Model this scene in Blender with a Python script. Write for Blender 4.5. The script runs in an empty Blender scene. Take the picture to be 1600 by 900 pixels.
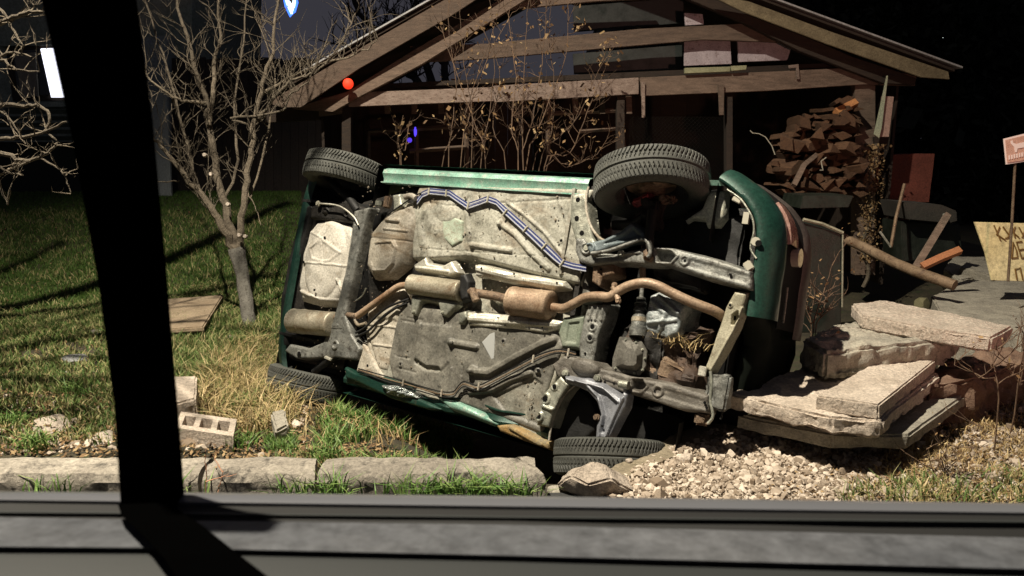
import bpy, bmesh, math, random
import numpy as np
from mathutils import Vector, Matrix, noise
R = math.radians
sc = bpy.context.scene
C = sc.collection
rnd = random.Random(7)
rg = np.random.default_rng(11)

# ------------------------------------------------------------------ camera, world, light
PITCH = R(10); F = 1232.0; EYE = Vector((0, 0, 1.55))
cam = bpy.data.cameras.new('camera'); cam.sensor_width = 36; cam.lens = 36 * F / 1600; cam.clip_start = .02; cam.clip_end = 500
cam.dof.use_dof = True; cam.dof.focus_distance = 5.0; cam.dof.aperture_fstop = 9.5
co = bpy.data.objects.new('camera', cam); C.objects.link(co); co.location = EYE; co.rotation_euler = (R(90) - PITCH, 0, 0)
sc.camera = co
w = bpy.data.worlds.new('World'); sc.world = w; w.use_nodes = True
bg = w.node_tree.nodes['Background']; bg.inputs[0].default_value = (.30, .29, .36, 1); bg.inputs[1].default_value = .125
def lamp(kind, name, loc, energy, color, size=.1, target=None, cone=None):
    l = bpy.data.lights.new(name, kind); l.energy = energy; l.color = color
    l.shadow_soft_size = size
    if cone: l.spot_size = R(cone); l.spot_blend = 1
    o = bpy.data.objects.new(name, l); C.objects.link(o); o.location = loc
    if target is not None: o.rotation_euler = (Vector(target) - Vector(loc)).to_track_quat('-Z', 'Y').to_euler()
    return o
lamp('SPOT', 'street_lamp_light', (-2.4, 2.5, 8.4), 7800, (1.0, .90, .73), .07, (-1.0, 4.9, 0), 98)
lamp('SPOT', 'tail_light_glow', (3.6, .9, .95), 330, (1.0, .47, .36), .10, (1.4, 9, 3.3), 66)
sc.view_settings.view_transform = 'Standard'; sc.view_settings.look = 'None'; sc.view_settings.exposure = 0; sc.view_settings.gamma = 1
try: sc.cycles.max_bounces = 6
except Exception: pass

# ------------------------------------------------------------------ geometry of the view (authoring helpers)
cp, sp_ = math.cos(PITCH), math.sin(PITCH)
def ray(px, py):
    a, b = (px - 800) / F, (450 - py) / F
    return Vector((a, cp + b * sp_, -sp_ + b * cp))
def D(px, py, d): return EYE + ray(px, py) * d               # at view depth d
def Gz(px, py, z): r = ray(px, py); return EYE + r * ((z - EYE.z) / r.z)
def Fy(px, py, y): r = ray(px, py); return EYE + r * (y / r.y)
def sst(a, b, x):
    t = np.clip((x - a) / (b - a), 0, 1); return t * t * (3 - 2 * t)
CM = Matrix(((.8142, .1668, -.5561), (-.1211, .9856, .1182), (.5678, -.0289, .8227)))   # car axes in camera axes
CT = Vector((-1.015, .068, -5.423))
cw = Matrix.Rotation(R(90) - PITCH, 3, 'X')
CAR = Matrix.Translation(EYE + cw @ CT) @ (cw @ CM).to_4x4()
def U(px, py, h=0.):                                          # point of the car's underside seen there, in car axes
    d = Vector(((px - 800) / F, (450 - py) / F, -1)); n = CM.col[2]; p0 = CT + n * h
    return CM.transposed() @ (d * ((p0 @ n) / (d @ n)) - CT)
# terrain
def terr(x, y):
    x = np.asarray(x, float); y = np.asarray(y, float)
    z = np.where(x < .16, -.03, 0) + 0 * y
    edge = (x - .2) * .70 - (y - 3.4) * .72                     # >0 right of the culvert edge
    right = sst(-.03, .03, edge)
    left = -.04 - .12 * sst(3.7, 4.6, y) * sst(-2.2, -.9, x) - .12 * sst(3.60, 3.85, y) * sst(-.9, -.1, x) + .02 * np.sin(x * 3.1 + y) - .05 * sst(3.6, 6, y)
    u = (x + .2) * .82 + (y - 5.9) * -.57; v = (x + .2) * .57 + (y - 5.9) * .82
    dit = np.exp(-(u / 2.2) ** 4 - (v / 1.05) ** 4)
    left = left - .42 * dit
    r2 = .02 * np.sin(x * 2.3) * np.sin(y * 1.7) - .25 * np.exp(-((x - 1.9) / .9) ** 2 - ((y - 6.6) / 1.2) ** 2)
    z = left * (1 - right) + r2 * right
    z = z + .012 * np.sin(x * 9 + 2 * np.sin(y * 5)) * np.sin(y * 11 + x) * (y > 3.65)
    z = z * (1 - sst(8, 12, y)) + .82 * sst(8.3, 13.4, y) * (1 - sst(-3.6, -1.2, x)) + .002 * (y - 8).clip(0)
    return z
def Gt(px, py):
    r = ray(px, py); t = 2.0
    for i in range(900):
        p = EYE + r * t
        if p.z < float(terr(p.x, p.y)): break
        t += .02 + t * .002
    return EYE + r * t

# ------------------------------------------------------------------ materials
MATS = {}
def mat(name, c1, c2=None, c3=None, scale=8., rough=.7, metal=0., bump=.0, bscale=60., c3amt=.35, stretch=(1, 1, 1), coat=0., spec=.5, attr=False, emis=None, estr=0, c4=None):
    if name in MATS: return MATS[name]
    m = bpy.data.materials.new(name); m.use_nodes = True; nt = m.node_tree; N = nt.nodes; L = nt.links
    b = N['Principled BSDF']; b.inputs['Roughness'].default_value = rough; b.inputs['Metallic'].default_value = metal
    b.inputs['Specular IOR Level'].default_value = spec; b.inputs['Coat Weight'].default_value = coat
    tc = N.new('ShaderNodeTexCoord'); mp = N.new('ShaderNodeMapping'); L.new(tc.outputs['Object'], mp.inputs[0])
    oi = N.new('ShaderNodeObjectInfo'); mp.inputs['Scale'].default_value = stretch
    cm = N.new('ShaderNodeCombineXYZ'); mu = N.new('ShaderNodeMath'); mu.operation = 'MULTIPLY'; mu.inputs[1].default_value = 37.
    L.new(oi.outputs['Random'], mu.inputs[0]); L.new(mu.outputs[0], cm.inputs[0]); L.new(mu.outputs[0], cm.inputs[1]); L.new(cm.outputs[0], mp.inputs['Location'])
    if attr:
        at = N.new('ShaderNodeAttribute'); at.attribute_name = 'tint'; rp = N.new('ShaderNodeValToRGB')
        cols = [c for c in (c1, c2, c3) if c]
        rp.color_ramp.elements[0].color = (*cols[0], 1); rp.color_ramp.elements[1].color = (*cols[-1], 1)
        if len(cols) == 3: e = rp.color_ramp.elements.new(.5); e.color = (*cols[1], 1)
        L.new(at.outputs['Fac'], rp.inputs[0]); L.new(rp.outputs[0], b.inputs['Base Color'])
    elif c2:
        n1 = N.new('ShaderNodeTexNoise'); n1.inputs['Scale'].default_value = scale; n1.inputs['Detail'].default_value = 8; n1.inputs['Roughness'].default_value = .65
        L.new(mp.outputs[0], n1.inputs[0])
        rp = N.new('ShaderNodeValToRGB'); rp.color_ramp.elements[0].position = .36; rp.color_ramp.elements[1].position = .64
        rp.color_ramp.elements[0].color = (*c1, 1); rp.color_ramp.elements[1].color = (*c2, 1); L.new(n1.outputs[0], rp.inputs[0])
        out = rp.outputs[0]
        if c3:
            n2 = N.new('ShaderNodeTexNoise'); n2.inputs['Scale'].default_value = scale * 2.7; n2.inputs['Detail'].default_value = 10; n2.inputs['Roughness'].default_value = .75
            mp2 = N.new('ShaderNodeMapping'); mp2.inputs['Location'].default_value = (5, 9, 2); L.new(mp.outputs[0], mp2.inputs[0]); L.new(mp2.outputs[0], n2.inputs[0])
            r2 = N.new('ShaderNodeValToRGB'); r2.color_ramp.elements[0].position = 1 - c3amt - .08; r2.color_ramp.elements[1].position = min(1, 1 - c3amt + .06)
            L.new(n2.outputs[0], r2.inputs[0]); mx = N.new('ShaderNodeMix'); mx.data_type = 'RGBA'
            L.new(r2.outputs[0], mx.inputs[0]); L.new(out, mx.inputs[6]); mx.inputs[7].default_value = (*c3, 1); out = mx.outputs[2]
        if c4:
            n5 = N.new('ShaderNodeTexNoise'); n5.inputs['Scale'].default_value = scale * .55; n5.inputs['Detail'].default_value = 12; n5.inputs['Roughness'].default_value = .72; n5.inputs['Distortion'].default_value = 1.2
            mp5 = N.new('ShaderNodeMapping'); mp5.inputs['Location'].default_value = (3.3, 1.7, 8); mp5.inputs['Scale'].default_value = (1, 1.8, 1); L.new(mp.outputs[0], mp5.inputs[0]); L.new(mp5.outputs[0], n5.inputs[0])
            r5 = N.new('ShaderNodeValToRGB'); r5.color_ramp.elements[0].position = .50; r5.color_ramp.elements[1].position = .64; r5.color_ramp.elements[1].color = (.8, .8, .8, 1); L.new(n5.outputs[0], r5.inputs[0])
            m5 = N.new('ShaderNodeMix'); m5.data_type = 'RGBA'; L.new(r5.outputs[0], m5.inputs[0]); L.new(out, m5.inputs[6]); m5.inputs[7].default_value = (*c4, 1); out = m5.outputs[2]
        n4 = N.new('ShaderNodeTexNoise'); n4.inputs['Scale'].default_value = scale * 14; n4.inputs['Detail'].default_value = 6; n4.inputs['Roughness'].default_value = .8; L.new(mp.outputs[0], n4.inputs[0])
        mr = N.new('ShaderNodeMapRange'); mr.inputs[1].default_value = .3; mr.inputs[2].default_value = .7; mr.inputs[3].default_value = .45; mr.inputs[4].default_value = 1.4; L.new(n4.outputs[0], mr.inputs[0])
        rv = N.new('ShaderNodeMapRange'); rv.inputs[3].default_value = .78; rv.inputs[4].default_value = 1.2; L.new(oi.outputs['Random'], rv.inputs[0]); rm = N.new('ShaderNodeMath'); rm.operation = 'MULTIPLY'; L.new(mr.outputs[0], rm.inputs[0]); L.new(rv.outputs[0], rm.inputs[1])
        mm = N.new('ShaderNodeVectorMath'); mm.operation = 'SCALE'; L.new(out, mm.inputs[0]); L.new(rm.outputs[0], mm.inputs['Scale']); out = mm.outputs[0]
        L.new(out, b.inputs['Base Color'])
        mq = N.new('ShaderNodeMapRange'); mq.inputs[1].default_value = .3; mq.inputs[2].default_value = .7; mq.inputs[3].default_value = max(0.05, rough - .15); mq.inputs[4].default_value = min(1, rough + .2); L.new(n1.outputs[0], mq.inputs[0]); L.new(mq.outputs[0], b.inputs['Roughness'])
    else: b.inputs['Base Color'].default_value = (*c1, 1)
    if bump:
        n3 = N.new('ShaderNodeTexNoise'); n3.inputs['Scale'].default_value = bscale; n3.inputs['Detail'].default_value = 8; n3.inputs['Roughness'].default_value = .7
        L.new(mp.outputs[0], n3.inputs[0]); bp = N.new('ShaderNodeBump'); bp.inputs['Strength'].default_value = min(1, bump); bp.inputs['Distance'].default_value = .01 * max(1, bump)
        L.new(n3.outputs[0], bp.inputs['Height']); L.new(bp.outputs[0], b.inputs['Normal'])
    if emis: b.inputs['Emission Color'].default_value = (*emis, 1); b.inputs['Emission Strength'].default_value = estr
    MATS[name] = m; return m

M_floor = mat('floor_metal', (.22, .215, .175), (.37, .36, .305), (.105, .10, .078), 3.5, .58, .0, .4, 45, .40, c4=(.15, .115, .075))
M_low = mat('oily_metal', (.10, .096, .082), (.20, .19, .16), (.045, .045, .038), 5, .50, .0, .35, 45, .38, c4=(.065, .06, .05))
M_tank = mat('tank_metal', (.33, .30, .24), (.47, .43, .36), (.19, .16, .11), 6, .62, .0, .3, 50, .36, c4=(.19, .135, .08))
M_rail = mat('rail_metal', (.13, .135, .125), (.27, .27, .245), (.055, .05, .042), 9, .42, .25, .5, 55, .42)
M_rust = mat('rusty_metal', (.14, .085, .05), (.26, .19, .13), (.045, .03, .022), 12, .65, .2, .7, 60, .42)
M_alu = mat('heat_shield', (.46, .44, .37), (.68, .66, .57), (.22, .18, .12), 8, .42, .45, .5, 30, .32)
M_arm = mat('painted_arm', (.19, .20, .225), (.30, .31, .34), (.09, .09, .095), 10, .36, .25, .25, 60, .34)
M_bshade = mat('bumper_shade_black', (.0015, .003, .0015), (.003, .006, .003), None, 5, .75, 0, .2, 80, spec=.15)  # shade on the lower bumper put into a near-black colour
M_galv = mat('bracket_metal', (.24, .25, .21), (.46, .46, .38), (.09, .08, .06), 14, .36, .4, .4, 50, .38)
M_exh = mat('exhaust_steel', (.30, .205, .135), (.42, .31, .215), (.16, .10, .06), 7, .50, .25, .25, 60, .34, c4=(.20, .11, .06))
M_muf = mat('muffler_steel', (.32, .285, .21), (.46, .42, .33), (.18, .13, .08), 6, .46, .35, .2, 60, .33, c4=(.23, .16, .10))
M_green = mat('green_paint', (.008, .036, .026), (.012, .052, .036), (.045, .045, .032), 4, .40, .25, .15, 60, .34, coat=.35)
M_sill = mat('sill_paint_lit', (.20, .40, .31), (.30, .48, .40), (.42, .46, .40), 7, .33, .25, .2, 50, .42, coat=.3)  # car green painted paler, the lamp's glare put into the colour
M_black = mat('black_plastic', (.0025, .0025, .0025), (.005, .005, .0045), None, 8, .6, 0, .3, 70)
M_hole = mat('hole_shade_black', (.0015, .0015, .0015), rough=.9, spec=.2)  # near-black, puts the shade inside holes and recesses into the colour
M_dark = mat('engine_grime', (.005, .0045, .0035), (.014, .011, .008), (.04, .03, .02), 12, .6, .1, .8, 40, .28)
M_tyre = mat('tyre_rubber', (.050, .052, .046), (.078, .080, .070), (.11, .105, .085), 7, .72, 0, .2, 120, .34)
M_rim = mat('steel_rim', (.07, .07, .07), (.12, .11, .10), None, 10, .5, .5, .3, 60)
M_conc = mat('pale_concrete', (.50, .42, .34), (.64, .55, .46), (.34, .27, .21), 4, .9, 0, 2.0, 55, .33)
M_concg = mat('grey_concrete', (.26, .24, .20), (.40, .37, .30), (.15, .13, .10), 7, .92, 0, 1.2, 50, .38)
M_kerb = mat('kerb_concrete', (.22, .195, .16), (.40, .36, .30), (.04, .036, .03), 3.5, .92, 0, 1.2, 60, .40)
M_soil = mat('soil', (.035, .030, .018), (.075, .062, .035), (.03, .05, .012), 3, .95, 0, 2, 30, .4)
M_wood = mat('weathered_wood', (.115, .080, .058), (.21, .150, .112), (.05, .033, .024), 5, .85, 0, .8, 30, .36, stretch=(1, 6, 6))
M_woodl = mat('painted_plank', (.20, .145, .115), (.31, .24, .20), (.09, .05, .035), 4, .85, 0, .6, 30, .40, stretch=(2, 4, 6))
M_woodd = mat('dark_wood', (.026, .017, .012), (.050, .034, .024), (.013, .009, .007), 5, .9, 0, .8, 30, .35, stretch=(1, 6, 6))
M_log = mat('split_log', (.085, .042, .022), (.18, .095, .05), (.035, .02, .012), 6, .9, 0, 1.2, 30, .35)
M_bark = mat('bark', (.12, .095, .065), (.23, .19, .14), (.05, .04, .028), 20, .9, 0, 1.5, 60, .40)
M_barkd = mat('dark_bark', (.03, .028, .026), (.05, .045, .04), None, 20, .9)
M_stalk = mat('dry_stalk', (.07, .042, .026), (.16, .10, .06), None, 20, .85)
M_leafd = mat('dry_leaf', (.075, .04, .016), (.19, .11, .045), (.34, .24, .12), attr=True, rough=.8)
M_straw = mat('straw', (.30, .20, .085), (.46, .34, .16), (.58, .46, .26), attr=True, rough=.75)
M_strawm = mat('straw_mixed', (.10, .13, .03), (.34, .25, .11), (.54, .42, .23), attr=True, rough=.75)
M_grass = mat('grass_blade', (.055, .12, .018), (.10, .20, .035), (.22, .28, .085), attr=True, rough=.6)
M_mix = mat('mixed_grass', (.055, .13, .020), (.13, .18, .045), (.44, .36, .18), attr=True, rough=.7)
M_lawn = mat('lawn_blade', (.035, .085, .008), (.055, .125, .014), (.10, .14, .03), attr=True, rough=.7)
M_grav = mat('gravel_stone', (.17, .125, .085), (.40, .33, .26), (.62, .54, .45), attr=True, rough=.9, bump=.4, bscale=90)
M_wallg = mat('house_plaster', (.24, .29, .25), (.34, .38, .33), (.17, .19, .16), 1.5, .95, 0, .3, 20)
M_ledge = mat('door_trim_grey', (.105, .112, .125), (.125, .130, .142), (.15, .15, .155), 3, .45, 0, .15, 350, .3)
M_ledged = mat('door_trim_dark', (.022, .025, .025), rough=.6, bump=.05, bscale=400)
M_strip = mat('window_strip', (.20, .205, .225), rough=.3, metal=.35)
M_rubber = mat('window_rubber', (.008, .008, .008), rough=.7)
M_pillar = mat('pillar_and_shadow_black', (.0010, .0010, .0010), rough=1, spec=0)
M_redbox = mat('red_boards', (.15, .040, .025), (.22, .06, .04), (.08, .02, .015), 4, .8, 0, .5, 30, .35)
M_pipe = mat('rusty_pipe', (.13, .085, .05), (.21, .15, .095), (.07, .04, .025), 8, .7, .2, .5, 50, .4)
M_orange = mat('orange_board', (.34, .13, .05), (.42, .18, .08), None, 8, .8, 0, .5, 40)
M_yel = mat('sign_yellow', (.60, .51, .27), (.66, .57, .33), None, 2, .7)
M_paintb = mat('brown_lettering', (.17, .09, .02), rough=.8)
M_pink = mat('sign_pink', (.62, .34, .25), (.68, .42, .33), None, 9, .7)
M_pinkw = mat('sign_pale', (.80, .66, .62), rough=.7)
M_wire1 = mat('blue_line', (.028, .04, .145), rough=.4)
M_wire2 = mat('pale_line', (.48, .50, .58), rough=.4, metal=.3)
M_clip = mat('line_clip', (.38, .36, .29), rough=.5)
M_fol = mat('night_foliage', (.006, .010, .004), (.012, .017, .007), (.022, .022, .009), attr=True, rough=.8)

# ------------------------------------------------------------------ mesh building
def link(o, parent=None):
    C.objects.link(o)
    if parent is not None: o.parent = parent
    return o
class MB:
    def __init__(s): s.v = []; s.f = []
    def add(s, vs, fs):
        n = len(s.v); s.v += [tuple(v) for v in vs]; s.f += [tuple(i + n for i in f) for f in fs]; return s
    def box(s, c, size, rot=None):
        c = Vector(c); hx, hy, hz = [k / 2 for k in size]; rot = rot or Matrix.Identity(3)
        vs = [c + rot @ Vector((x * hx, y * hy, z * hz)) for x in (-1, 1) for y in (-1, 1) for z in (-1, 1)]
        return s.add(vs, [(0, 1, 3, 2), (4, 6, 7, 5), (0, 4, 5, 1), (2, 3, 7, 6), (0, 2, 6, 4), (1, 5, 7, 3)])
    def prism(s, pts, off):
        n = len(pts); off = Vector(off); a = [Vector(p) for p in pts]
        return s.add(a + [p + off for p in a], [tuple(range(n))[::-1], tuple(range(n, 2 * n))] + [(i, (i + 1) % n, (i + 1) % n + n, i + n) for i in range(n)])
    def tube(s, pts, r, seg=8, cap=True):
        pts = [Vector(p) for p in pts]; n = len(pts)
        rr = r if isinstance(r, (list, tuple)) else [r] * n
        vs = []; up = None
        for i, p in enumerate(pts):
            t = (pts[min(i + 1, n - 1)] - pts[max(i - 1, 0)]).normalized()
            if up is None: up = Vector((0, 0, 1)) if abs(t.z) < .9 else Vector((1, 0, 0))
            a = t.cross(up); a = a.normalized() if a.length > 1e-6 else t.orthogonal().normalized(); b = a.cross(t).normalized(); up = b if b.length else up
            for k in range(seg):
                an = 2 * math.pi * k / seg; vs.append(p + (a * math.cos(an) + b * math.sin(an)) * rr[i])
        fs = [(i * seg + k, i * seg + (k + 1) % seg, (i + 1) * seg + (k + 1) % seg, (i + 1) * seg + k) for i in range(n - 1) for k in range(seg)]
        if cap: fs += [tuple(range(seg))[::-1], tuple(range((n - 1) * seg, n * seg))]
        return s.add(vs, fs)
    def loft(s, rows, close=False):
        n = len(rows[0]); vs = [p for r in rows for p in r]; m = n if close else n - 1
        return s.add(vs, [(i * n + k, i * n + (k + 1) % n, (i + 1) * n + (k + 1) % n, (i + 1) * n + k) for i in range(len(rows) - 1) for k in range(m)])
    def build(s, name, m, parent=None, smooth=False, org=None, bevel=0):
        v = s.v
        if org is not None: o_ = Vector(org); v = [tuple(Vector(p) - o_) for p in v]
        me = bpy.data.meshes.new(name); me.from_pydata(v, [], s.f); me.validate(); me.materials.append(m)
        bm = bmesh.new(); bm.from_mesh(me); bmesh.ops.recalc_face_normals(bm, faces=bm.faces)
        if bevel:
            bmesh.ops.bevel(bm, geom=[e for e in bm.edges], offset=bevel, segments=2, affect='EDGES', clamp_overlap=True)
        bm.to_mesh(me); bm.free()
        if smooth:
            me.shade_smooth()
            try: me.set_sharp_from_angle(angle=R(40))
            except Exception: pass
        o = bpy.data.objects.new(name, me)
        if org is not None and parent is None: o.location = org
        return link(o, parent)
def rough(o, cuts=3, amp=.01, freq=8., amp2=0., seed=0, smooth=True):
    me = o.data; bm = bmesh.new(); bm.from_mesh(me)
    bmesh.ops.triangulate(bm, faces=bm.faces[:])
    for _ in range(cuts):
        es = sorted(bm.edges, key=lambda e: -e.calc_length()); L0 = es[0].calc_length()
        bmesh.ops.subdivide_edges(bm, edges=[e for e in es if e.calc_length() > L0 * .45], cuts=1)
        bmesh.ops.triangulate(bm, faces=[f for f in bm.faces if len(f.verts) > 3])
    bm.normal_update(); off = Vector((seed * 3.7, seed * 1.3, seed * 7.1))
    dv = []
    for v in bm.verts:
        d = noise.noise(v.co * freq + off) * amp + noise.noise(v.co * freq * 3.1 + off) * (amp2 or amp * .4)
        dv.append((v, v.normal * d))
    for v, d in dv: v.co += d
    bm.to_mesh(me); bm.free()
    if smooth:
        me.shade_smooth()
        try: me.set_sharp_from_angle(angle=R(32))
        except Exception: pass
    return o
def tag(o, label, cat, group=None, kind=None):
    if label: o['label'] = label
    if cat: o['category'] = cat
    if group: o['group'] = group
    if kind: o['kind'] = kind
    return o
def thing(name, label, cat, loc=(0, 0, 0), group=None):
    o = bpy.data.objects.new(name, None); o.empty_display_size = .1; o.location = loc; C.objects.link(o)
    return tag(o, label, cat, group)
def cards(name, v, f, tint, m, parent=None, label=None, cat=None, kind=None, smooth=False):
    me = bpy.data.meshes.new(name); me.from_pydata(v.tolist(), [], f.tolist()); me.materials.append(m)
    a = me.attributes.new('tint', 'FLOAT', 'POINT'); a.data.foreach_set('value', np.ascontiguousarray(tint, dtype=np.float32))
    o = bpy.data.objects.new(name, me); link(o, parent); return tag(o, label, cat, None, kind)
def blades(name, pos, h, m, wid=.004, lean=.5, label=None, cat=None, kind='stuff', tlo=0., thi=1., parent=None, curl=1.):
    n = len(pos); h = h * rg.uniform(.45, 1.15, n); a = rg.uniform(0, 2 * np.pi, n); d = np.c_[np.cos(a), np.sin(a), 0 * a]
    b = rg.uniform(0, 2 * np.pi, n); s = np.c_[np.cos(b), np.sin(b), 0 * b] * (wid * rg.uniform(.6, 1.4, n))[:, None]
    ln = (rg.uniform(.1, 1, n) * lean * h)[:, None]
    up = np.c_[0 * a, 0 * a, h]
    p1 = pos + up * .55 + d * ln * .35; p2 = pos + up * (1 - .25 * curl * rg.uniform(0, 1, n))[:, None] + d * ln * 1.1
    v = np.concatenate([pos - s, pos + s, p1 + s * .8, p1 - s * .8, p2], 1).reshape(-1, 3)
    i = np.arange(n)[:, None] * 5
    f = np.concatenate([i + [0, 1, 2], i + [0, 2, 3], i + [3, 2, 4]], 1).reshape(-1, 3)
    t = np.repeat(np.clip(rg.uniform(tlo, thi, n), 0, 1), 5)
    return cards(name, v, f, t, m, parent, label, cat, kind)
def inpoly(x, y, P):
    r = np.zeros(len(x), bool); j = len(P) - 1
    for i in range(len(P)):
        xi, yi = P[i][:2]; xj, yj = P[j][:2]
        c = ((yi > y) != (yj > y)) & (x < (xj - xi) * (y - yi) / (yj - yi + 1e-12) + xi); r ^= c; j = i
    return r
def scatter(poly_px, n, clump=0.):
    P = [Gt(*p) for p in poly_px]; xs = [p.x for p in P]; ys = [p.y for p in P]
    out = []; tot = 0
    while tot < n:
        x = rg.uniform(min(xs), max(xs), n); y = rg.uniform(min(ys), max(ys), n)
        k = inpoly(x, y, P)
        if clump:
            q = np.sin(x * 7.3 + 2 * np.sin(y * 3.9)) * np.sin(y * 8.1 + 1.7 * np.sin(x * 5.1)); k &= (q * .5 + .5) > rg.uniform(0, clump, n)
        out.append(np.c_[x[k], y[k]]); tot += int(k.sum())
    q = np.concatenate(out)[:n]; return np.c_[q, terr(q[:, 0], q[:, 1]) - .004]
def sdpoly(x, y, P):
    d = np.full(x.shape, 1e9); n = len(P)
    for i in range(n):
        d = np.minimum(d, sdseg(x, y, P[i], P[(i + 1) % n]))
    ins = inpoly(x.ravel(), y.ravel(), P).reshape(x.shape)
    return np.where(ins, d, -d)
def sdseg(x, y, a, b):
    ex, ey = b[0] - a[0], b[1] - a[1]; t = np.clip(((x - a[0]) * ex + (y - a[1]) * ey) / (ex * ex + ey * ey + 1e-12), 0, 1)
    return np.hypot(x - a[0] - ex * t, y - a[1] - ey * t)
def sdline(x, y, P):
    d = np.full(x.shape, 1e9)
    for a, b in zip(P[:-1], P[1:]): d = np.minimum(d, sdseg(x, y, a, b))
    return d

# ------------------------------------------------------------------ ground, kerb, road
def grid_mesh(name, xs, ys, zf, m, label=None, kind='structure'):
    X, Y = np.meshgrid(xs, ys, indexing='ij'); Z = zf(X, Y); nx, ny = X.shape
    v = np.c_[X.ravel(), Y.ravel(), Z.ravel()]; i = np.arange(nx * ny).reshape(nx, ny)
    f = np.stack([i[:-1, :-1], i[1:, :-1], i[1:, 1:], i[:-1, 1:]], -1).reshape(-1, 4)
    me = bpy.data.meshes.new(name); me.from_pydata(v.tolist(), [], f.tolist()); me.materials.append(m); me.shade_smooth()
    o = bpy.data.objects.new(name, me); link(o); return tag(o, label, None, None, kind)
xs = np.concatenate([np.linspace(-60, -6, 40)[:-1], np.linspace(-6, 6, 300), np.linspace(6, 60, 40)[1:]])
ys = np.concatenate([np.linspace(3.4, 9, 240)[:-1], np.linspace(9, 30, 80)[:-1], np.linspace(30, 160, 20)])
ter = grid_mesh('ground', xs, ys, lambda x, y: terr(x, y) - .004, M_soil, 'dark soil and turf sloping down behind the kerb')
M_road = mat('asphalt', (.045, .045, .045), (.06, .06, .058), None, 20, .9, 0, .8, 200)
grid_mesh('road', np.linspace(-60, 60, 60), np.linspace(-20, 3.42, 30), lambda x, y: 0 * x - .012, M_road, 'dark asphalt road in front of the kerb')

def kerb_seg(x0, x1, cut, label, seed):
    prof = [(3.378, -.06), (3.378, .055), (3.40, .088), (3.44, .102), (3.55, .104), (3.585, .085), (3.595, -.06)]
    b = MB(); rows = []
    n = max(4, int((x1 - x0) / .05))
    for i in range(n + 1):
        x = x0 + (x1 - x0) * i / n
        rows.append([Vector((x - (cut * (y - 3.378) / .2 if i == n else 0), y, z)) for y, z in prof])
    b.loft(rows, close=True); k = len(prof); b.f += [tuple(range(k))[::-1], tuple(range(n * k, n * k + k))]
    o = b.build('kerb_stone', M_kerb, org=((x0 + x1) / 2, 3.48, 0)); rough(o, 2, .012, 9, .006, seed)
    return tag(o, label, 'kerb', 'stones of the broken road kerb')
kerb_seg(-3.9, -1.43, 0, 'leftmost long concrete kerb stone, running out of the left edge', 1)
kerb_seg(-1.41, -.90, .03, 'dirty dark-stained kerb stone below the hollow block', 3)
kerb_seg(-.885, .16, .15, 'long pale kerb stone ending at the lower front tyre', 4)

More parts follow.
